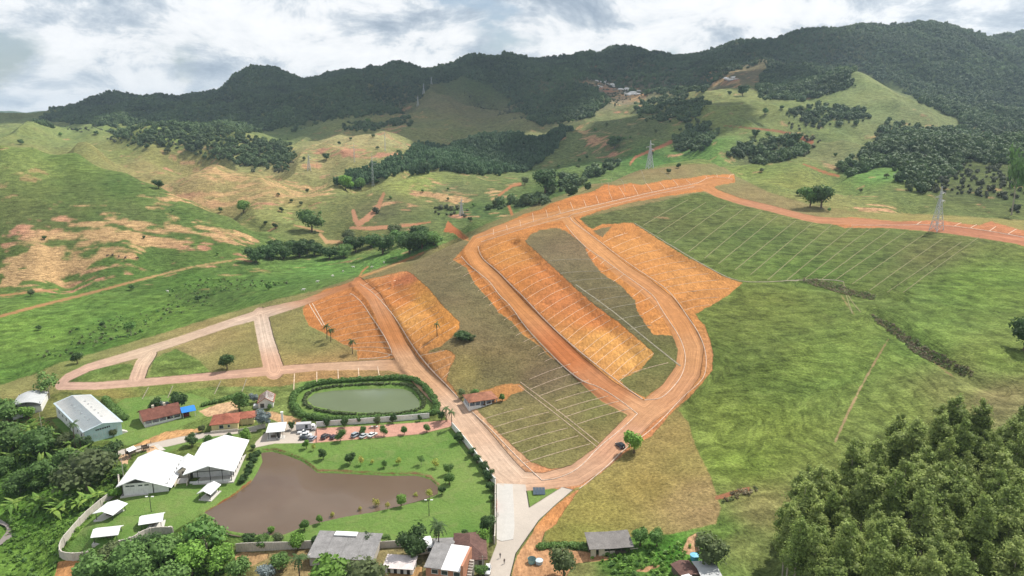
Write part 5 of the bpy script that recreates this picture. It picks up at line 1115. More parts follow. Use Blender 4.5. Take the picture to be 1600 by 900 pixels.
e, w = frame('grey_shed', (1098,916), (1126,914), 'shed with grey sheet roof at the lower edge under bushes', 'shed')
d = 7.0; walls(w, d, 2.4, base=-1).build('wall', M_BRICKW, e); gable_roof(w, d, 2.4, 0.5, 0.4, 'x', 0.1).build('roof', M_GREYR, e)
e, w = frame('rubble_hut', (1068,914), (1094,908), 'broken brown hut with a white sheet next to the grey shed', 'hut')
d = 6.0; walls(w, d, 2.2, base=-1).build('wall', M_WOOD, e); gable_roof(w, d, 2.2, 0.6, 0.3, 'y', 0.1).build('roof', M_TILE3, e); MB().box(-0.6, w*0.4, -1.6, 0.5, 2.5, 2.62).build('sheet', M_WROOF, e)
# ------------------------------------------------------------------ entrance slab, triangle sign, tanks
def slab(name, poly, th, m, label=None):
    v = [P(a, b) for a, b in poly]; n = len(v); V = [(q.x, q.y, q.z+th) for q in v]+[(q.x, q.y, q.z-0.6) for q in v]
    o = add_mesh(name, V, [tuple(range(n))[::-1]]+[(i, (i+1) % n, n+(i+1) % n, n+i) for i in range(n)], m); o['kind'] = 'structure'; return o
M_SLAB = painted('white_concrete', (0.45, 0.43, 0.40), 0.06, 0.9, 0.08); M_SAND = plain('sand', (0.50, 0.33, 0.20), 0.95, 0.12, 1.2)
slab('concrete_pavement', [(776,756),(801,757),(803,790),(804,823),(802,843),(784,846),(776,843)][::-1], 0.12, M_SLAB)
slab('playground_sand', [(183,713),(241,696),(250,704),(193,728)], 0.06, M_SAND)
slab('playground_path', [(241,696),(247,694),(259,703),(250,705)], 0.08, M_CONC)
e, w = frame('solar_panel', (833,774), (852,774), 'dark solar panel array lying on the green triangle', 'solar panel')
for i in range(4): MB().add([(w*i/4+0.03, 0, 0.3), (w*(i+1)/4-0.03, 0, 0.3), (w*(i+1)/4-0.03, 3.6, 1.0), (w*i/4+0.03, 3.6, 1.0), (w*i/4+0.03, 0, 0.24), (w*(i+1)/4-0.03, 0, 0.24), (w*(i+1)/4-0.03, 3.6, 0.94), (w*i/4+0.03, 3.6, 0.94)], [(0, 1, 2, 3), (7, 6, 5, 4), (0, 4, 5, 1), (1, 5, 6, 2), (2, 6, 7, 3), (3, 7, 4, 0)]).build('panel', plain('panel_blue', (0.05, 0.075, 0.10), 0.25, 0.05, 1, 0.5), e)
for x in (0.3, w-0.3): MB().tube([(x, 3.4, -0.3), (x, 3.4, 0.95)], [0.06]*2).tube([(x, 0.2, -0.3), (x, 0.2, 0.3)], [0.06]*2).build('leg', M_GALV, e)
def tank(px, py, r, h, col, label, lidc=None):
    e = bpy.data.objects.new('water_tank', None); COLL.objects.link(e); e.location = P(px, py); tag(e, label, 'water tank')
    m = painted('tank_paint', col, 0.06, 0.5); V = []; prof = [(r*0.86, -0.2), (r*0.92, h*0.5), (r, h), (r*1.06, h+0.05), (r*1.06, h+0.12)]
    mb = MB(); n = 14; vs = [(math.cos(6.283*i/n)*a, math.sin(6.283*i/n)*a, z) for a, z in prof for i in range(n)]
    mb.add(vs, [(k*n+i, k*n+(i+1) % n, (k+1)*n+(i+1) % n, (k+1)*n+i) for k in range(len(prof)-1) for i in range(n)]).build('body', m, e)
    ml = MB(); vs = [(math.cos(6.283*i/n)*r*1.0, math.sin(6.283*i/n)*r*1.0, h+0.06) for i in range(n)]+[(0, 0, h+(0.35 if lidc else -0.1))]
    ml.add(vs, [(i, (i+1) % n, n) for i in range(n)]).build('lid', painted('tank_lid', lidc or (0.03, 0.06, 0.06), 0.05, 0.5), e)
tank(831, 879, 1.15, 1.2, (0.25, 0.45, 0.42), 'open teal water tank on the sandy verge')
tank(842.5, 880.5, 1.1, 1.0, (0.42, 0.52, 0.56), 'pale blue water tank next to the teal one', (0.5, 0.58, 0.62))
tank(1085, 874, 1.25, 1.3, (0.12, 0.42, 0.60), 'bright blue water tank by the sandy plot fence', (0.2, 0.5, 0.66))
# ------------------------------------------------------------------ vehicles
M_TYRE = plain('tyre', (0.02, 0.02, 0.02), 0.9); M_RIM = plain('rim', (0.4, 0.4, 0.42), 0.35, 0.05, 1, 0.5); M_LAMP = plain('lamp_lens', (0.75, 0.75, 0.72), 0.15, 0.05, 1, 0.6); M_TAIL = plain('tail_lens', (0.4, 0.02, 0.02), 0.2, 0.05, 1, 0.5)
def paint(name, col):
    m, nt, b = mat(name); b.inputs['Base Color'].default_value = (*col, 1); b.inputs['Roughness'].default_value = 0.28; b.inputs['Specular IOR Level'].default_value = 0.5
    b.inputs['Coat Weight'].default_value = 0.5; b.inputs['Coat Roughness'].default_value = 0.08; return m
def loft(rings, close=True):
    """rings of equal length -> skin"""
    n = len(rings[0]); V = [q for r in rings for q in r]; F = [(k*n+i, k*n+(i+1) % n, (k+1)*n+(i+1) % n, (k+1)*n+i) for k in range(len(rings)-1) for i in range(n)]
    return V, F+[tuple(range(n))[::-1], tuple(range((len(rings)-1)*n, len(rings)*n))]
def wheel(e, x, y, r, w):
    o = MB().add(*loft([[(x+math.cos(6.283*i/14)*r, y+s*w/2, r+math.sin(6.283*i/14)*r) for i in range(14)] for s in (-1, 1)])).build('wheel', M_TYRE, e)
    s = 1 if y > 0 else -1
    MB().add(*loft([[(x+math.cos(6.283*i/10)*r*0.6, y+s*(w/2+t), r+math.sin(6.283*i/10)*r*0.6) for i in range(10)] for t in (0.0, 0.03)])).build('rim', M_RIM, o)
def car(px, py, px2, py2, col, label, kind='hatch', group='cars parked along the compound road'):
    """centre pixel, and a pixel the bonnet points towards"""
    a, b = P(px, py), P(px2, py2); e = bpy.data.objects.new('parked_car', None); COLL.objects.link(e)
    e.location = a; e.rotation_euler = (0, 0, math.atan2(b.y-a.y, b.x-a.x)); tag(e, label, 'car', group)
    pm = paint('car_paint', col); L, Wd = (4.6, 1.85) if kind != 'hatch' else (4.0, 1.72); hl = L/2; hw = Wd/2
    suv = kind == 'suv'; zb = 0.98 if suv else 0.88; zr = 1.75 if suv else 1.46
    def ring(x, w, z0, z1): return [(x, -w, z0), (x, -w*1.02, (z0+z1)/2), (x, -w*0.93, z1), (x, w*0.93, z1), (x, w*1.02, (z0+z1)/2), (x, w, z0)]
    st = [(-hl, hw*0.86, 0.42, zb-0.12), (-hl+0.15, hw*0.96, 0.27, zb-0.02), (-hl*0.5, hw, 0.24, zb), (hl*0.3, hw, 0.24, zb), (hl*0.62, hw*0.97, 0.24, zb-0.06), (hl-0.18, hw*0.92, 0.27, zb-0.2), (hl, hw*0.8, 0.4, zb-0.32)]
    MB().add(*loft([ring(*q) for q in st])).build('body', pm, e, True)
    def cab(x, w, z): return [(x, -w, zb-0.05), (x, -w*0.80, z), (x, w*0.80, z), (x, w, zb-0.05)]
    x0 = -hl*0.93 if (suv or kind == 'hatch') else -hl*0.62
    if kind == 'pickup': x0 = -0.45
    gl = [(x0, hw*0.90, zb), (x0+0.28, hw*0.92, zr-0.06), (x0+0.6, hw*0.92, zr), (hl*0.08, hw*0.92, zr), (hl*0.42, hw*0.92, zb)]
    MB().add(*loft([cab(*q) for q in gl])).build('glasshouse', M_GLASS, e, True)
    MB().add(*loft([[(x, -w, z), (x, -w*0.9, z+0.06), (x, w*0.9, z+0.06), (x, w, z)] for x, w, z in ((x0+0.24, hw*0.74, zr-0.06), (x0+0.62, hw*0.76, zr), (hl*0.09, hw*0.76, zr), (hl*0.16, hw*0.74, zr-0.07))])).build('roof', pm, e)
    for sx, sy in ((-1, -1), (-1, 1), (1, -1), (1, 1)): wheel(e, sx*hl*0.62, sy*(hw-0.08), 0.33, 0.22)
    for s in (-1, 1):
        MB().box(hl-0.16, hl-0.02, s*hw*0.68-0.16, s*hw*0.68+0.16, zb-0.38, zb-0.22).build('headlight', M_LAMP, e); MB().box(-hl-0.02, -hl+0.12, s*hw*0.72-0.12, s*hw*0.72+0.12, zb-0.34, zb-0.14).build('tail_light', M_TAIL, e)
    return e
car(582,681,588,677.5,(0.72,0.72,0.70),'white sedan parked at the end of the row beside the lawn','sedan')
car(569,682.5,575,679,(0.42,0.45,0.46),'silver car half under a small tree next to the white sedan','sedan')
car(556,681.5,562,678,(0.30,0.34,0.38),'grey estate car with dark windows left of the silver car','suv')
car(522,684.5,528,681,(0.045,0.015,0.030),'dark purple car partly behind the roadside tree')
car(509,684,515,680.5,(0.035,0.016,0.016),'dark maroon four by four in the parking row','suv')
car(489,686.5,493,683,(0.30,0.31,0.36),'small silver grey car at the concrete end of the row')
car(476,686.5,482,686,(0.025,0.028,0.032),'black car below the two white cars')
car(478,681.5,484,681,(0.74,0.74,0.73),'white car behind the black car near the pavilion','sedan')
car(474,677,480,676.6,(0.72,0.72,0.72),'white pickup beside the box truck','pickup')
car(969,698,961,692,(0.018,0.020,0.026),'black car parked beside the bright green tree on the dirt road','suv','vehicles on the dirt road')
car(762,893,760,905,(0.68,0.68,0.68),'white car with dark windscreen beside the brown roof house','hatch','vehicles on the dirt road')
a, b = P(477,672.5), P(495,671); e = bpy.data.objects.new('box_truck', None); COLL.objects.link(e); e.location = a; e.rotation_euler = (0, 0, math.atan2(b.y-a.y, b.x-a.x)); tag(e, 'box truck with grey cargo body and white cab by the wall', 'truck')
MB().box(-3.4, 2.4, -1.15, 1.15, 0.95, 3.3).build('cargo_box', painted('grey_cargo', (0.45, 0.44, 0.46), 0.06, 0.5, 0.12), e); MB().box(0.2, 1.2, -1.19, -1.15, 1.3, 2.9).build('side_door', M_DARK, e)
MB().add(*loft([[(x, -w, z0), (x, -w, z1), (x, w, z1), (x, w, z0)] for x, w, z0, z1 in ((2.6, 1.05, 0.5, 2.45), (3.6, 1.05, 0.5, 2.4), (4.2, 1.0, 0.45, 1.5), (4.35, 0.95, 0.5, 1.2))])).build('cab', paint('truck_white', (0.75, 0.75, 0.75)), e)
MB().add([(3.64, -0.9, 2.3), (3.64, 0.9, 2.3), (4.2, 0.9, 1.52), (4.2, -0.9, 1.52), (3.55, -0.9, 2.2), (3.55, 0.9, 2.2), (4.0, 0.9, 1.5), (4.0, -0.9, 1.5)], [(0, 1, 2, 3), (7, 6, 5, 4), (0, 4, 5, 1), (1, 5, 6, 2), (2, 6, 7, 3), (3, 7, 4, 0)]).build('windscreen', M_GLASS, e)
MB().box(2.9, 3.5, -1.08, -1.05, 1.4, 2.1).build('side_window', M_GLASS, e); MB().box(-3.4, 4.0, -0.5, 0.5, 0.5, 0.95).build('chassis', M_STEEL, e)
for x in (-2.4, -1.5, 3.3):
    for s in (-1, 1): wheel(e, x, s*0.95, 0.46, 0.3)
# ------------------------------------------------------------------ lattice towers
def pylon(px, py, hpx, label, slim=False, yaw=0.5, thick=0.13):
    b = P(px, py); u, dy, dz = ray(px, py); t = b.y/dy; H = hpx*t/FPX*1.02
    e = bpy.data.objects.new('transmission_tower', None); COLL.objects.link(e); e.location = b; e.rotation_euler = (0, 0, yaw); tag(e, label, 'pylon', 'lattice power pylons on the hills')
    bw = H*0.10 if not slim else H*0.03; tw = H*0.022 if not slim else H*0.012; zt = H*0.72
    def hw(z): return bw+(tw-bw)*min(1, z/zt) if z < zt else tw*(1-0.8*(z-zt)/(H-zt))
    c = lambda i, z: Vector(((1, -1, -1, 1)[i % 4]*hw(z), (1, 1, -1, -1)[i % 4]*hw(z), z))
    for i in range(4): MB().tube([c(i, -1), c(i, H*0.35), c(i, zt), c(i, H)], [thick*1.25, thick, thick*0.8, thick*0.5], 4).build('leg', M_GALV, e)
    lv = [0, H*0.16, H*0.30, H*0.42, H*0.53, H*0.63, zt, H*0.80, H*0.88]; br = MB()
    for z0, z1 in zip(lv[:-1], lv[1:]):
        for i in range(4):
            br.tube([c(i, z0), c(i+1, z1)], [thick*0.6]*2, 3); br.tube([c(i+1, z0), c(i, z1)], [thick*0.6]*2, 3); br.tube([c(i, z1), c(i+1, z1)], [thick*0.5]*2, 3)
    br.build('bracing', M_GALV, e)
    for z, s, l in ((H*0.66, 1, 0.15), (H*0.75, -1, 0.17), (H*0.84, 1, 0.14)):
        arm = MB(); tip = Vector((s*H*l, 0, z+H*0.012))
        for yy in (-1, 1): arm.tube([Vector((s*hw(z), yy*hw(z), z)), tip], [thick*0.7, thick*0.4], 3); arm.tube([Vector((s*hw(z), yy*hw(z), z+H*0.045)), tip], [thick*0.6, thick*0.4], 3)
        for k in (0.33, 0.66): p = Vector((s*hw(z), 0, z)).lerp(tip, k); arm.tube([p, p+Vector((0, 0, H*0.045*(1-k)))], [thick*0.5]*2, 3)
        o = arm.build('crossarm', M_GALV, e); MB().tube([tip, tip-Vector((0, 0, H*0.05))], [thick*0.7]*2, 5).build('insulator', M_CREAM, o)
    return e
pylon(1463,360,67,'tall lattice power pylon beside the hillside dirt road',yaw=0.35,thick=0.23)
pylon(1015,263,42,'lattice power pylon on the green crest above the orange road',yaw=0.35,thick=0.28)
pylon(721,337,27,'lattice power pylon low on the gullied mound',yaw=0.5,thick=0.22)
pylon(483,266,24,'lattice power pylon beside the bare loop of track',yaw=0.4,thick=0.28)
pylon(583,291,50,'slim tall pole pylon in front of the plantation',True,0.3,0.10)
pylon(554,254,30,'slim pylon on the pale sunlit slope',True,0.3,0.11)
pylon(653,166,16,'small distant pylon on the edge of the brown spur',False,0.3,0.2)
pylon(662,147,16,'small distant pylon higher up the brown spur',False,0.3,0.2)
pylon(674,132,12,'topmost tiny pylon near the brown spur summit',False,0.3,0.2)
pylon(602,236,30,'slim pylon standing among the trees above the plantation',True,0.3,0.11)
# ------------------------------------------------------------------ lamps, poles, playground
def lamp(px, py, hpx, label, arms=2, wood=False):
    b = P(px, py); H = hpx*(b-cam.location).length/FPX/0.93; e = bpy.data.objects.new('lamp_post' if not wood else 'utility_pole', None); COLL.objects.link(e); e.location = b; tag(e, label, 'lamp post' if not wood else 'pole')
    MB().tube([(0, 0, -0.4), (0, 0, H)], [0.13, 0.08], 7).build('pole', M_STEEL if not wood else M_CONC, e)
    for i in range(arms):
        s = (-1, 1)[i % 2]
        if wood: MB().box(-1.1, 1.1, -0.07, 0.07, H-0.5-0.7*i, H-0.36-0.7*i).build('crossarm', M_WOOD, e)
        else:
            a = MB().tube([(0, 0, H-0.15), (s*0.7, 0, H)], [0.05, 0.04], 5).build('arm', M_STEEL, e); MB().box(s*0.95-0.4, s*0.95+0.4, -0.2, 0.2, H-0.08, H+0.1).build('lamp_head', M_LAMP, a)
lamp(670.5,806,24,'double headed lamp post on the pond lawn'); lamp(236.5,800,21,'lamp post on the lawn between kiosk and closed hall'); lamp(586,683,16,'lamp post beside the white sedan'); lamp(194,752,30,'concrete pole at the hall corner',1,True); lamp(65,668,22,'leaning pole below the curved shed',1,True)
lamp(754,893,24,'thin pole beside the brown roof house',1,True); lamp(271,832,8,'short post on the kiosk wall',1)
e, w = frame('play_tower', (203,716), (212,712), 'wooden play tower with white roof on the playground sand', 'play tower')
for x in (0, 2.4):
    for y in (0, 2.2): MB().box(x, x+0.2, y, y+0.2, -0.2, 2.9).build('post', M_WOOD, e)
MB().box(0, 2.6, 0, 2.4, 1.2, 1.35).build('platform', M_WOOD, e); gable_roof(2.6, 2.4, 2.8, 0.8, 0.25, 'x', 0.1).build('roof', M_WROOF, e); MB().add([(2.6, 0.4, 1.3), (2.6, 1.2, 1.3), (5.2, 1.2, 0.1), (5.2, 0.4, 0.1), (2.6, 0.4, 1.15), (2.6, 1.2, 1.15), (5.2, 1.2, -0.05), (5.2, 0.4, -0.05)], [(0, 3, 2, 1), (4, 5, 6, 7), (0, 1, 5, 4), (1, 2, 6, 5), (2, 3, 7, 6), (3, 0, 4, 7)]).build('slide', M_WOOD, e)
for s in (0, 2.3): MB().box(0.2, 2.4, s, s+0.1, 1.35, 2.1).build('rail', M_WOOD, e)
e, w = frame('play_fort', (224,707), (231,705), 'dark wooden climbing fort joined by a beam bridge', 'play fort')
for x in (0, 2.0):
    for y in (0, 2.0): MB().box(x, x+0.2, y, y+0.2, -0.2, 2.4).build('post', M_WOOD, e)
MB().box(0, 2.2, 0, 2.2, 1.1, 1.25).build('platform', M_WOOD, e); MB().box(0.2, 2.0, 0, 0.1, 1.25, 2.0).box(0.2, 2.0, 2.1, 2.2, 1.25, 2.0).build('rail', M_WOOD, e); MB().tube([(0, 1, 1.3), (-4.5, 0.6, 1.3)], [0.12, 0.12]).tube([(0, 1.6, 1.3), (-4.5, 1.2, 1.3)], [0.12, 0.12]).build('bridge_beam', M_WOOD, e); MB().tube([(2.2, 1, 1.2), (4.6, 1, -0.1)], [0.1, 0.1]).tube([(2.2, 1.6, 1.2), (4.6, 1.6, -0.1)], [0.1, 0.1]).build('ladder', M_WOOD, e)
for i, (x, y) in enumerate([(187,713),(193,711.5),(196,719),(200,718),(204,717)]):
    o = MB().tube([(0, 0, -0.3), (0, 0, 0.45)], [0.3, 0.28], 8).build('stump_stool', M_WOOD); o.location = P(x, y); tag(o, 'short wooden stump stool on the playground sand', 'stool', 'stump stools in the playground')
# ------------------------------------------------------------------ people and cattle
def skin_body(name, verts, edges, radii, mats, zones, sub=1):
    me = bpy.data.meshes.new(name); me.from_pydata(verts, edges, []); o = bpy.data.objects.new(name, me); COLL.objects.link(o)
    o.modifiers.new('skin', 'SKIN'); me.skin_vertices[0].data[0].use_root = True
    for i, r in enumerate(radii): me.skin_vertices[0].data[i].radius = (r, r) if isinstance(r, float) else r
    s = o.modifiers.new('sub', 'SUBSURF'); s.levels = sub; s.render_levels = sub
    dg = bpy.context.evaluated_depsgraph_get(); m2 = bpy.data.meshes.new_from_object(o.evaluated_get(dg)); o.modifiers.clear(); o.data = m2
    m2.materials.clear()
    for m in mats: m2.materials.append(m)
    for p in m2.polygons: p.material_index = zones(p.center); p.use_smooth = True
    return o
M_SKIN = plain('skin', (0.30, 0.17, 0.11), 0.6); M_HAIR = plain('hair', (0.02, 0.015, 0.012), 0.6)
def person(px, py, yaw, shirt, trousers, label, stride=0.18):
    V = [(0, 0, 0.95), (0, 0, 1.18), (0.0, 0, 1.42), (0.01, 0, 1.50), (0.03, 0, 1.60), (0.04, 0, 1.70), (0.0, 0.09, 0.90), (stride*0.6, 0.10, 0.50), (stride, 0.10, 0.08), (stride+0.13, 0.10, 0.04), (0, -0.09, 0.90), (-stride*0.3, -0.10, 0.50), (-stride, -0.10, 0.09), (-stride+0.12, -0.10, 0.04),
         (0, 0.19, 1.40), (-0.04, 0.24, 1.12), (0.06, 0.24, 0.86), (0.09, 0.23, 0.76), (0, -0.19, 1.40), (0.02, -0.24, 1.12), (0.12, -0.24, 0.88), (0.16, -0.23, 0.78)]
    E = [(0, 1), (1, 2), (2, 3), (3, 4), (4, 5), (0, 6), (6, 7), (7, 8), (8, 9), (0, 10), (10, 11), (11, 12), (12, 13), (2, 14), (14, 15), (15, 16), (16, 17), (2, 18), (18, 19), (19, 20), (20, 21)]
    R = [(0.12, 0.16), (0.11, 0.15), (0.11, 0.17), 0.06, 0.095, 0.085, 0.09, 0.065, 0.045, 0.04, 0.09, 0.065, 0.045, 0.04, 0.06, 0.048, 0.038, 0.035, 0.06, 0.048, 0.038, 0.035]
    z = lambda c: 3 if c.z > 1.66 or (c.z > 1.56 and c.x < 0.0) else 0 if c.z > 1.47 or (abs(c.y) > 0.17 and c.z < 1.1) or (c.z < 0.06) else 1 if c.z > 0.96 else 2
    o = skin_body('person', V, E, R, [M_SKIN, plain('shirt', shirt), plain('trousers', trousers), M_HAIR], z)
    o.location = P(px, py); o.rotation_euler = (0, 0, yaw); return tag(o, label, 'person')
person(781.5,872,1.4,(0.10,0.11,0.13),(0.05,0.06,0.09),'person in dark clothes walking up the sandy road')
person(788,881,1.7,(0.16,0.13,0.12),(0.03,0.035,0.05),'person in grey brown top walking nearer the lower edge')
person(778,808,0.2,(0.05,0.06,0.07),(0.04,0.04,0.05),'person in black standing against the entrance wall',0.05)
person(236,693.5,0.4,(0.25,0.10,0.07),(0.05,0.06,0.10),'person in reddish top standing on the compound road',0.05)
person(433,688,2.0,(0.60,0.60,0.60),(0.04,0.04,0.05),'person in white top standing by the pavilion',0.05)
def cow_mesh(col):
    V = [(0, 0, 1.05), (-0.75, 0, 1.1), (0.6, 0, 1.1), (0.95, 0, 1.3), (1.25, 0, 1.32), (1.5, 0, 1.1), (-0.7, 0.2, 0.75), (-0.78, 0.2, 0.42), (-0.72, 0.2, 0.0), (-0.7, -0.2, 0.75), (-0.78, -0.2, 0.42), (-0.72, -0.2, 0.0), (0.55, 0.18, 0.7), (0.57, 0.18, 0.38), (0.55, 0.18, 0.0), (0.55, -0.18, 0.7), (0.57, -0.18, 0.38), (0.55, -0.18, 0.0), (-0.98, 0, 1.1), (-1.05, 0, 0.5)]
    E = [(0, 1), (0, 2), (2, 3), (3, 4), (4, 5), (1, 6), (6, 7), (7, 8), (1, 9), (9, 10), (10, 11), (2, 12), (12, 13), (13, 14), (2, 15), (15, 16), (16, 17), (1, 18), (18, 19)]
    R = [0.40, 0.34, 0.36, 0.22, 0.17, 0.10, 0.14, 0.08, 0.07, 0.14, 0.08, 0.07, 0.12, 0.07, 0.06, 0.12, 0.07, 0.06, 0.05, 0.035]
    o = skin_body('cow', V, E, R, [plain('cow_hide', col)], lambda c: 0); me = o.data; bpy.data.objects.remove(o); return me
for col, lst, lab, grp in (((0.66,0.63,0.57), [(474,455),(496,442),(520,433),(552,419),(581,419),(262,457),(536,426),(600,412)], 'white cow grazing on the green valley pasture', 'white cattle in the valley'),
                           ((0.05,0.04,0.035), [(168,401),(176,400),(186,402),(196,404),(215,405)], 'dark cow grazing below the bare slope', 'dark cattle below the bare slope')):
    cm = cow_mesh(col)
    for q in lst:
        o = bpy.data.objects.new('cow', cm); COLL.objects.link(o); o.location = P(*q); o.rotation_euler = (0, 0, random.random()*6.28); o.scale = (1.25,)*3; tag(o, lab, 'cow', grp)
# ------------------------------------------------------------------ single trees
def wm(px, py, wpx): q = P(px, py); return q, wpx*(q-cam.location).length/FPX
def T(px, py, wpx, key, label, hr=1.0, name='tree', cat='tree', group=None, sink=0.0):
    q, w = wm(px, py, wpx)
    return put_tree(name, key, q, w, w*hr, label, cat, group, sink=sink*w)
def TB(lst, key, label, hr=1.0, group=None, name='tree', cat='tree', sink=0.0):
    for a in lst: T(a[0], a[1], a[2], a[3] if len(a) > 3 and isinstance(a[3], str) else key, label, hr*random.uniform(0.9, 1.12), name, cat, group, sink)
PARK = 'trees along the parking road'
for q in [(532,690,17,'mid','bushy tree between the purple and grey parked cars'),(567,679,12,'mid','small tree over the silver parked car'),(600,681,14,'mid','round tree on the brick road right of the white sedan'),(632,679,12,'mid','second tree right of the white sedan on the brick road'),(667,675,12,'mid','last tree on the brick road before the gate'),
          (511,668,12,'dark','small dark tree against the white wall near the truck'),(539,668,14,'dark','tall dark tree in front of the white wall'),(561,662,9,'dark','little dark shrub tree against the middle of the white wall'),(588,666,13,'olive','olive green tree against the white wall'),(614,661,12,'dark','dark tree near the right half of the white wall'),(656,658,8,'dark','small dark tree at the right end of the white wall'),(476,664,10,'mid','small tree behind the box truck'),(456,672,11,'dark','dark round tree between pavilion and truck')]: T(*q, 1.25, group=PARK)
LAWNG = 'young trees on the pond lawn'
for q in [(505,718,15,'dark','dark upright tree nearest the pond neck'),(547,726,17,'dark','dark spreading tree in the middle of the lawn'),(564,727,12,'yellow','yellow green sapling beside the dark spreading tree'),(582,725,7,'yellow','tiny yellow sapling on the lawn'),(600,731,12,'mid','green sapling left of the orange one'),(623,726,11,'yellow','yellow orange sapling on the upper lawn'),(658,727,12,'airy','thin airy sapling on the right of the lawn'),(681,731,14,'yellow','pale yellow bush near the right lawn trees'),
          (701,742,17,'mid','green tree on the right lawn, upper of two'),(702,757,18,'mid','green tree on the right lawn, lower of two'),(691,773,12,'dark','dark small tree at the right tip of the brown pond'),(479,701,13,'bright','bright tree on the bank below the black car'),(490,704,9,'yellow','yellow sapling beside the bright bank tree')]: T(*q, 1.2, group=LAWNG)
BANK = 'saplings on the south pond bank'
for q in [(627,791,18,'bright','bright round tree on the south pond bank'),(588,795,13,'yellow','yellow sapling standing over the pond edge'),(671,780,13,'yellow','flat yellow sapling at the right pond end'),(650,778,8,'yellow','faint sapling left of the flat yellow one'),(606,797,10,'yellow','low yellow bush right of the bank sapling'),(563,801,8,'yellow','small yellow sapling on the left of the bank row'),(499,818,12,'bright','bright bush where the bank curves'),(520,811,9,'yellow','pale sapling on the curving bank'),(476,829,15,'mid','green bush at the foot of the pond'),(424,836,11,'bright','slender bright sapling rising from the lower pond edge')]: T(*q, 1.3, group=BANK)
for q in [(389,853,20,'dark','dark round tree left of the pale yard wall'),(411,856,22,'mid','green tree over the left end of the yard wall'),(437,853,19,'olive','loose olive shrub above the yard wall'),(465,858,27,'bright','bright leafy tree leaning over the yard wall'),(494,855,19,'dark','dark bush by the workshop corner'),(523,852,14,'mid','small bush behind the workshop roof'),(549,850,20,'dark','dark bush behind the pale roof sheet'),(577,855,24,'dark','dark rounded tree at the right end of the workshop'),(604,850,14,'airy','thin tree behind the grey wall'),(646,872,46,'dark','big dark tree in the yard between sheds'),
          (728,849,20,'dark','dark bush behind the brown roof'),(752,852,26,'bright','bright bush behind the brown roof corner'),(718,692,17,'dark','dark tree at the top of the roadside wall'),(737,713,14,'dark','dark bush on the roadside wall, second from top'),(745,724,16,'dark','dark bush on the roadside wall, third from top'),(756,738,19,'dark','dark bush on the roadside wall, fourth from top'),(763,751,18,'dark','dark bush above the wall corner'),(766,766,15,'dark','dark bush inside the entrance wall top'),(767,782,10,'mid','thin bush inside the entrance wall'),(762,830,27,'dark','big dark tree overhanging the entrance wall'),(690,657,16,'dark','dark tree by the gate palms'),
          (243,644,20,'dark','dark tree behind the left half of the ranch house'),(259,642,14,'silver','grey leaved tree behind the ranch house'),(280,640,28,'dark','large dark tree behind the ranch house'),(375,643,32,'mid','big rounded tree beside the sandy yard'),(397,630,14,'silver','pale silvery shrub left of the white house'),(411,668,25,'silver','silver leaved tree by the gate pavilion'),(300,697,18,'dark','dark tree on the lawn behind the halls'),(325,697,18,'mid','green tree on the lawn behind the halls'),(358,690,14,'dark','dark shrub in front of the yellow house'),(383,690,19,'bright','bright shrub at the corner of the compound road'),(396,703,9,'dark','small shrub behind the open hall'),
          (138,700,15,'dark','dark shrub at the warehouse front corner'),(178,683,11,'olive','shrub against the warehouse front'),(316,676,11,'olive','low shrub left of the yellow house'),(422,640,9,'mid','small shrub at the white house wall'),(470,655,14,'mid','bush at the left end of the pond hedge'),
          (990,708,36,'bright','bright green tree beside the black car'),(945,847,14,'mid','slim tree behind the shack roof'),(1000,853,30,'mid','leafy tree at the right end of the shack'),(1026,853,28,'mid','leafy tree right of the shack trees pair'),(1115,893,55,'olive','large shaggy bush above the grey shed'),(882,902,46,'olive','shaggy olive bush at the lower edge by the tanks'),
          (355,577,25,'dark','single round dark tree on the triangular plot'),(121,568,17,'dark','dark bush at the left edge of the plots'),(205,524,17,'airy','thin dark tree on the bench edge'),(77,622,28,'airy','open tree by the bend of the pale road'),(741,622,16,'mid','bush behind the roadside house'),(785,626,12,'mid','bush right of the roadside house'),(722,622,14,'olive','shrub left of the roadside house'),
          (1600,548,40,'dark','dark tree at the right edge with a long shadow'),(1265,324,30,'mid','left half of the spreading hilltop tree pair'),(1283,325,36,'dark','right half of the spreading hilltop tree pair')]: T(*q, 1.05)
T(722,530,30,'dark','dark spreading bush at the terrace corner',0.62,sink=0.12); T(736,531,16,'olive','low shrub right of the terrace corner bush',0.7,sink=0.15)
q, w = wm(1580, 336, 26); put_tree('tree', 'airy', q, w, 88*(q-cam.location).length/FPX, 'tall half bare eucalyptus with pale trunk on the ridge', hproto=2.3)
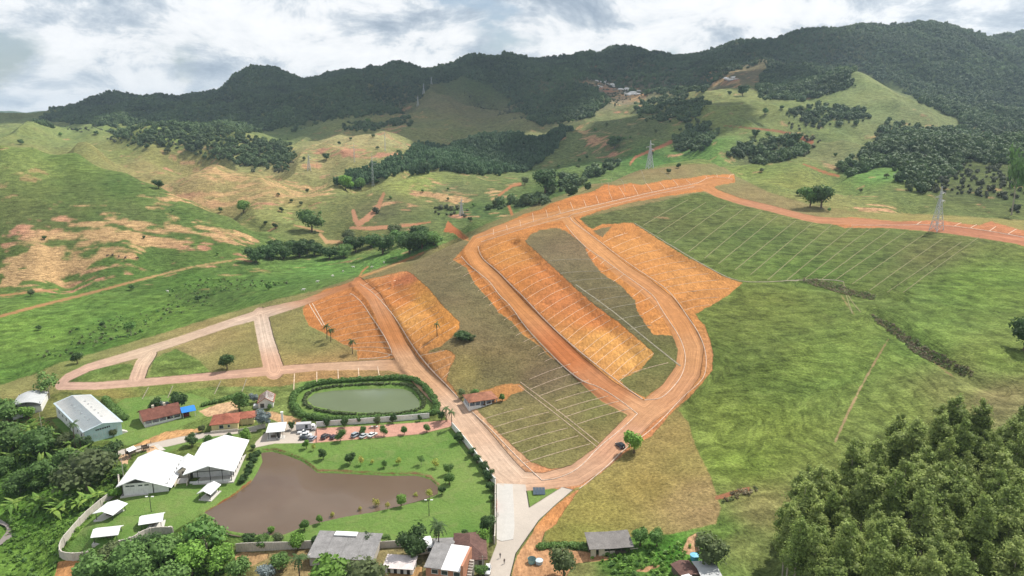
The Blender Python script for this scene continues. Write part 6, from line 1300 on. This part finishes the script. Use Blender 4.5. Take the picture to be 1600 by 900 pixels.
# left thicket
for i, q in enumerate([(138,765,78,'olive','huge spreading tree with pale limbs beside the halls'),(78,752,42,'mid','broad green tree left of the spreading one'),(32,768,38,'mid','rounded tree in the left thicket'),(181,778,20,'bright','bright bush at the wall below the hall'),(168,728,40,'dark','dark tree crown below the playground'),(62,708,46,'mid','leafy tree below the warehouse side'),(18,702,50,'mid','leafy tree at the left edge of the thicket'),(12,660,44,'mid','tree crown left of the curved shed'),(108,738,46,'mid','tree between warehouse palms and spreading tree'),(60,765,22,'mid','dark tree low in the left thicket'),(5,740,30,'mid','dark tree at the left edge'),(45,655,24,'bright','bright bush in front of the curved shed'),(100,700,24,'olive','olive bush beneath the warehouse palm'),(188,745,22,'mid','bush at the hall corner')]): T(*q, 0.8)
for i, q in enumerate([(322,864,54,'airy','tall airy tree at the lower end of the brown pond'),(200,892,52,'mid','wide green tree below the curved wall'),(168,888,38,'olive','olive tree beside the orange bank'),(252,890,60,'mid','green tree in the lower thicket'),(300,898,52,'bright','bright tree in the lower thicket'),(345,890,44,'bright','bright tree left of the sandy yard'),(272,868,34,'mid','green tree above the lower thicket'),(234,862,34,'dark','dark tree under the kiosk wall'),(150,912,54,'mid','green tree on the lower edge beside the bank'),(300,852,28,'mid','green tree near the pond corner'),(340,856,26,'bright','bright bush at the pond corner'),(215,915,60,'mid','green crown on the lower edge'),(375,905,40,'mid','leafy crown on the lower edge by the yard'),(437,893,36,'mid','leafy tree in the sandy yard'),(418,906,28,'silver','grey green tree on the lower edge'),(518,926,74,'bright','broad bright crown in front of the workshop, left half'),(565,928,74,'olive','broad olive crown in front of the workshop, right half'),(270,922,54,'mid','green crown cut by the lower edge'),(700,890,14,'mid','small bush by the brick house'),(752,900,22,'mid','bush beside the white car'),(640,892,16,'dark','dark bush left of the brick house'),(607,880,10,'mid','small shrub on the low sheds')]): T(*q, 0.85)
# shrubs along the right side of the open hall
for i, q in enumerate([(394,716),(397,722),(391,731),(388,740),(382,748),(377,755),(402,712)]): T(q[0], q[1], 13, 'dark', 'dark shrub in the row between open hall and pond', 0.9, 'shrub', 'shrub', 'shrubs beside the open hall', 0.2)
# valley trees
VAL = 'trees along the valley stream'
ORD = 'first second third fourth fifth sixth seventh eighth ninth tenth eleventh twelfth thirteenth fourteenth fifteenth sixteenth seventeenth eighteenth nineteenth'.split()
for qi, q in enumerate(sorted([(400,410,32,'dark'),(421,404,32,'dark'),(443,405,36,'dark'),(468,402,36,'dark'),(492,400,30,'dark'),(515,405,28,'dark'),(538,402,30,'mid'),(556,394,34,'dark'),(598,397,44,'dark'),(640,397,48,'dark'),(660,388,42,'dark'),(678,382,30,'mid'),(625,384,34,'mid'),(580,386,26,'mid'),(545,376,26,'olive'),(655,372,30,'dark'),(615,370,26,'olive'),(430,394,28,'dark'),(480,394,26,'dark')])): T(*q, 'dark tree in the valley stream belt, %s from the left' % ORD[qi], 0.85, group=VAL, sink=0.06)
for q in [(381,332,24,'bright','bright green tree standing alone on the yellow slope'),(487,362,40,'mid','broad tree at the foot of the gullied mound'),(248,295,15,'dark','dark bush on the crest of the left hill'),(510,250,12,'dark','round tree on the pale sunlit slope'),(852,301,46,'dark','wide dark tree in the valley behind the orange road'),(960,233,24,'dark','dark tree above the red track bend'),(1160,150,18,'dark','dark tree on the bowl shaped pasture'),(1245,222,15,'dark','dark tree beside the hillside track'),(1255,238,18,'dark','larger dark tree below the hillside track'),(540,297,26,'bright','vivid green tree at the plantation foot'),(563,296,22,'mid','green tree at the plantation edge'),(33,226,8,'dark','tiny tree on the left hill skyline'),(1510,212,10,'dark','tiny tree at the right forest edge')]: T(*q, 0.9)
DOT = 'small trees dotted over the hill pastures'
for q in [(575,192,9),(615,196,10),(590,232,6),(583,214,6),(572,206,6),(548,218,5),(622,238,6),(905,252,7),(930,205,7),(895,190,6),(903,262,8),(917,247,6),(948,196,6),(976,218,6),(1140,148,8),(1195,178,11),(1200,214,10),(1180,214,13),(1190,232,15),(1222,170,7),(1250,172,9),(1262,176,8),(1305,244,6),(1355,240,8),(1370,214,8),(1388,224,9),(1010,190,6),(1025,206,6),(1040,182,6),(1065,190,8),(1090,192,9),(1110,212,9),(1018,242,7),(985,216,5),(700,312,6),(740,322,7),(735,345,8),(660,300,6),(610,310,6),(590,285,7),(480,300,7),(455,315,6),(435,305,6),(470,320,7),(440,330,8),(500,335,7),(345,330,8),(430,356,9),(415,350,7),(270,330,5),(475,250,7),(445,240,7),(530,225,6),(120,205,6),(150,210,7),(185,216,7),(95,212,6),(230,232,8),(262,238,9),(210,226,7),(1045,270,8),(1060,262,9),(1190,268,8),(1250,305,12),(1295,330,7),(1345,300,7),(1420,296,9),(1385,277,8),(205,452,9),(60,515,8),(160,510,9),(310,470,10),(420,452,12),(340,398,6),(225,372,5),(70,373,6),(48,462,10),(775,322,12),(820,288,14),(700,296,5),(872,262,7),(888,276,8)]:
    ar = ('the valley pasture on the left' if q[1] > 365 else 'the yellow hills beyond the left slope' if q[0] < 520 and q[1] > 238 else 'the far left pasture below the forest' if q[0] < 300 else 'the pale sunlit slope left of the brown spur' if q[0] < 640 and q[1] < 245
          else 'the gullied mound' if q[0] < 760 else 'the hollow behind the orange road' if q[0] < 1070 and q[1] > 240 else 'the pasture above the red track' if q[0] < 1100 else 'the bowl shaped right pasture' if q[1] < 200 else 'the right hand spurs above the ridge road')
    T(q[0], q[1]+1, q[2], random.choice(['dark', 'dark', 'mid', 'olive']), 'small tree dotted on '+ar, 0.95, group='small trees on '+ar)
# ------------------------------------------------------------------ eucalyptus grove
GROVE = [(1212,885),(1238,815),(1290,805),(1340,782),(1400,752),(1450,736),(1480,716),(1560,730),(1640,742),(1700,1050),(1225,1050)]
gp = np.array([P(a, min(b, 1040))[:2] for a, b in GROVE]); cand = []
gy0, gy1 = gp[:,1].min(), gp[:,1].max(); gx0, gx1 = gp[:,0].min(), gp[:,0].max(); rr = np.random.default_rng(77)
yy = gy0; row = 0
while yy < gy1:
    xx = gx0 + (row % 2)*2.6
    while xx < gx1:
        c = (xx+rr.uniform(-1.5, 1.5), yy+rr.uniform(-1.5, 1.5)); xx += 6.2
        if rr.random() < 0.94: cand.append(c)
    yy += 6.0; row += 1
cand = np.array(cand); ins = sdf_poly(gp, cand[:,0], cand[:,1]); ok = ins > 0; cand = cand[ok]; ins = ins[ok]
px_, py_ = project(cand[:,0], cand[:,1], gz(cand[:,0], cand[:,1])+22); keep = (py_ < 925) & (px_ < 1650); cand = cand[keep]; ins = ins[keep]; py_ = py_[keep]
for (x, y), s, pyt in zip(cand, ins, py_):
    H = random.uniform(18, 27)*(0.92 if s < 4 else 1.0); z = G(x, y)
    e = bpy.data.objects.new('eucalyptus_tree', None); COLL.objects.link(e); e.location = (x, y, z-0.2); e.rotation_euler = (0, 0, random.random()*6.283); k = random.uniform(0.9, 1.2)
    e.scale = (H*k, H*k, H)
    for nm, me in zip(('crown', 'trunk'), random.choice(PROTO['euc'])):
        o = bpy.data.objects.new(nm, me); COLL.objects.link(o); o.parent = e
    lab = 'slender eucalyptus on the outer edge of the dense grove' if s < 4.5 else 'eucalyptus crown in the upper half of the dense grove' if pyt < 760 else 'eucalyptus crown in the lower half of the dense grove'
    tag(e, lab, 'tree', 'eucalyptus grove: '+('edge' if s < 4.5 else 'upper half' if pyt < 760 else 'lower half'))
# ------------------------------------------------------------------ palms and bananas
def frond_mesh(name, L, wd, droop, rise, m, n=11, tear=0.0, seed=0):
    r = random.Random(seed); V = []; F = []; T_ = []
    for i in range(n+1):
        t = i/n; x = L*(t*(1-0.18*droop*t)); z = rise*L*t - droop*L*t*t*0.75
        w = wd*math.sin(math.pi*(0.06+0.92*t)**0.75)
        V += [(x, -w, z-w*0.35), (x, 0, z), (x, w, z-w*0.35)]
    for i in range(n):
        a = 3*i
        if tear and i % 2 == 1:
            F += [(a, a+1, a+4), (a+1, a+2, a+4)]
        else: F += [(a, a+1, a+4, a+3), (a+1, a+2, a+5, a+4)]
    me = bpy.data.meshes.new(name); me.from_pydata(V, [], F); me.update(); t = me.attributes.new('tone', 'FLOAT', 'FACE'); t.data.foreach_set('value', [r.random() for _ in F]); me.materials.append(m); return me
FR = [frond_mesh('frond', 1.0, 0.17, 0.55+0.25*i, 0.50-0.12*i, M_LEAF['palm'], 14, 1.0, i) for i in range(4)]
BL = [frond_mesh('leaf', 1.0, 0.15, 0.5+0.25*i, 0.75-0.2*i, M_LEAF['banana'], 8, 0.0, i) for i in range(4)]
def palm(px, py, hpx, label, fl=3.2, lean=0.3, n=15):
    q = P(px, py); H = hpx*(q-cam.location).length/FPX/0.9-fl*0.25; e = bpy.data.objects.new('palm_tree', None); COLL.objects.link(e); e.location = q; e.rotation_euler = (0, 0, random.random()*6.28); tag(e, label, 'palm')
    H = max(H, 1.5); MB().tube([(0, 0, -0.3), (lean*0.4, 0, H*0.5), (lean, 0, H)], [0.24, 0.17, 0.13], 7).build('trunk', M_BARK, e)
    for i in range(n):
        o = bpy.data.objects.new('frond', FR[(i*3) % 4 if i < n*0.6 else 3]); COLL.objects.link(o); o.parent = e; o.location = (lean, 0, H); o.rotation_euler = (0, random.uniform(-0.25, 0.15), 6.283*i*0.382); o.scale = (fl*random.uniform(0.85, 1.1),)*3
    return e
palm(686,863,44,'tall coconut palm beside the small white outbuilding',3.6,0.2,18); palm(706,668,26,'palm at the lawn gate corner',2.6); palm(697,659,22,'shaggy palm behind the gate corner palm',2.8); palm(468,903,34,'coconut palm in the yard in front of the workshop',3.4)
palm(511,529,20,'left of the paired palms on the orange terrace',3.3); palm(517,534,20,'right of the paired palms on the orange terrace',3.3); palm(551,553,21,'single palm at the lower corner of the orange terrace',3.3); palm(683,525,20,'small palm on the yellow terrace',2.7,0.2,12)
palm(118,702,34,'tall palm at the warehouse front corner',3.2); palm(127,706,20,'short yellowish palm by the warehouse corner',3.2)
def banana(px, py, label, s=1.0):
    q = P(px, py); e = bpy.data.objects.new('banana_plant', None); COLL.objects.link(e); e.location = q; e.rotation_euler = (0, 0, random.random()*6.28); tag(e, label, 'banana plant', 'banana plants in the left thicket'); e.scale = (s,)*3
    for j in range(2): MB().tube([(j*0.9, j*0.5, -0.3), (j*0.95, j*0.5, 2.0)], [0.17, 0.12], 6).build('stem', M_LEAF['banana'], e)
    for i in range(10):
        j = i % 2; o = bpy.data.objects.new('leaf', BL[i % 4]); COLL.objects.link(o); o.parent = e; o.location = (j*0.95, j*0.5, 1.95); o.rotation_euler = (0, random.uniform(-0.3, 0.1), 6.283*i*0.382+j); o.scale = (random.uniform(2.4, 3.3),)*3
for q in [(28,798,'banana plant in the clearing, left of a pair'),(62,797,'yellowish banana plant in the clearing, right of a pair'),(100,800,'banana plant left of the wall bank'),(86,812,'banana plant low in front of the wall bank')]: banana(*q, 1.7)
for q in [(140,792),(122,797),(150,785),(20,722),(45,724),(62,692),(15,684),(82,690),(46,678),(100,716),(30,700),(64,735),(85,730),(110,705),(130,715),(10,705),(52,708)]: banana(*q, 'broad leaved banana plant among the thicket', 1.55)
# ------------------------------------------------------------------ pale rock on the mountain side
M_ROCK = plain('pale_rock', (0.74, 0.72, 0.69), 0.9, 0.3, 0.05)
def outcrop(spots, label):
    iv, if_ = ico(); c = P(*spots[0][:2]); V = []; F = []; r = np.random.default_rng(5); k = 0
    for px, py, s in spots:
        for j in range(5):
            q = P(px+r.uniform(-5, 5), py+r.uniform(-2, 2)); sz = s*r.uniform(0.5, 1.1)
            v = iv*(1+0.5*(r.random(len(iv))-0.5))[:,None]*np.array([sz*1.5, sz, sz*0.55])+np.array([q.x-c.x, q.y-c.y, q.z-c.z+sz*0.1]); V.append(v); F.append(if_+k*len(iv)); k += 1
    o = add_mesh('rock_outcrop', np.concatenate(V).tolist(), np.concatenate(F).tolist(), M_ROCK); o.location = c; return tag(o, label, 'rock')
outcrop([(985,141,9),(975,138,8),(965,135,7),(992,146,8),(952,131,5),(945,128,4),(980,147,6)], 'large pale rock face on the dark mountain side'); outcrop([(935,126,4),(925,122,3),(940,136,3)], 'small pale rocks left of the large rock face'); outcrop([(1140,124,5),(1150,122,4)], 'grey boulder patch near the top of the bowl pasture')
# ------------------------------------------------------------------ hedges
def hedge(name, path, r, h, n, size, leaf, label, step=1.6, closed=False):
    w3 = resample([(q.x, q.y, 0) for q in (P(a, b) for a, b in smooth_line(path, 2))], step); c = w3[0]; z0 = G(c.x, c.y); L = []
    for q in w3: k = random.uniform(0.8, 1.2); L.append((q.x-c.x+random.uniform(-.3, .3), q.y-c.y+random.uniform(-.3, .3), G(q.x, q.y)-z0+h*0.45*k, r*k, r*k, h*0.6*k))
    o = bpy.data.objects.new(name, crown_mesh('foliage', L, n, size, M_LEAF[leaf], 0.8, len(path), 0.4)); COLL.objects.link(o); o.location = (c.x, c.y, z0); return tag(o, label, 'hedge')
hedge('hedge', [(462,640),(455,626),(466,612),(492,601),(540,596),(600,593),(640,591),(662,603),(682,630),(684,645),(665,649),(620,654),(560,657),(500,657),(470,650),(461,641)], 1.5, 1.8, 15000, 0.32, 'mid', 'thick green hedge ringing the green pond')
hedge('hedge', [(478,633),(474,622),(490,609),(530,603),(600,600),(640,601),(654,612),(664,630),(658,641),(620,648),(560,649),(510,645),(482,636)], 1.0, 0.9, 5000, 0.26, 'olive', 'low reedy margin right around the green pond water')
hedge('hedge', [(165,625),(172,634),(182,645),(196,655)], 1.6, 1.9, 1500, 0.3, 'mid', 'hedge row behind the warehouse right side')
hedge('hedge', [(318,634),(335,630),(352,626),(362,622)], 1.2, 1.4, 1200, 0.28, 'mid', 'hedge along the top of the sandy yard')
hedge('hedge', [(845,856),(880,853),(918,856)], 1.3, 1.0, 1300, 0.28, 'mid', 'weedy strip left of the shack')
# ------------------------------------------------------------------ grass, weeds and ground cover
def tufts(leaf, seed0, n=16, size=0.26, h=0.30):
    return [crown_mesh('tuft', [(0, 0, h*0.5, 0.5, 0.5, h)], n, size, M_LEAF[leaf], 0, seed0+i, 0.6, 0.6) for i in range(3)]
WEED = [[(0,640),(70,650),(130,700),(185,735),(186,765),(95,862),(80,905),(0,905)],[(960,905),(920,870),(1000,850),(1080,840),(1060,870),(1060,905)],[(140,905),(140,880),(270,835),(340,850),(370,870),(365,905)],[(0,520),(170,470),(330,430),(480,440),(330,490),(160,540),(0,590)]]
Cc = scatter(WEED[:3], 150, 330, 1.5, 441, prob=0.75)
tag(gn_instances('weeds', Cc, tufts('bright', 450, 26, 0.3, 0.5)+tufts('mid', 456, 26, 0.3, 0.5)[:1], 0.6, 1.5, 13), 'lush weeds and ground cover in the thicket clearings', 'weeds', kind='stuff')
BRUSH = [[(1255,434),(1290,439),(1330,450),(1372,458),(1368,468),(1320,460),(1280,450),(1256,442)],[(1364,490),(1395,502),(1425,522),(1460,545),(1500,568),(1528,584),(1520,594),(1480,578),(1440,556),(1405,526),(1372,502)],[(1118,788),(1140,770),(1175,760),(1178,768),(1140,782)]]
tag(gn_instances('brushwood', scatter(BRUSH, 190, 460, 0.95, 481, prob=0.85), tufts('brush', 490, 44, 0.17, 0.4)[:2]+tufts('straw', 496, 44, 0.17, 0.4)[:1]+tufts('olive', 499, 40, 0.17, 0.4)[:2], 0.7, 1.6, 15), 'brown brushwood lying along the gullies of the right slope', 'brushwood', kind='stuff')
Dd = scatter(WEED[3:], 330, 640, 3.4, 461, prob=0.3, thin=0.58)
tag(gn_instances('pasture_bushes', Dd, tufts('mid', 470, 30, 0.28, 0.5)+tufts('olive', 476, 30, 0.28, 0.5), 0.8, 2.0, 14), 'low bushes and rushes in the valley pasture', 'weeds', kind='stuff')
# ------------------------------------------------------------------ air
def haze(density):
    z0, z1 = float(ZG.min())-1.0, float(ZG.max())+45.0; X = float(np.abs(GX).max())+50
    o = MB().box(-X, X, -120, float(GY.max())+50, z0, z1).build('haze', [])
    m = bpy.data.materials.new('haze'); m.use_nodes = True; nt = m.node_tree; nt.nodes.clear(); out = nt.nodes.new('ShaderNodeOutputMaterial'); v = nt.nodes.new('ShaderNodeVolumePrincipled')
    v.inputs['Color'].default_value = (0.64, 0.82, 1.0, 1); v.inputs['Density'].default_value = density; v.inputs['Anisotropy'].default_value = 0.2
    nt.links.new(v.outputs[0], out.inputs['Volume']); o.data.materials.append(m); o['kind'] = 'stuff'; o['label'] = 'thin blue haze in the air over the valley'; o['category'] = 'haze'
haze(6.0e-5)
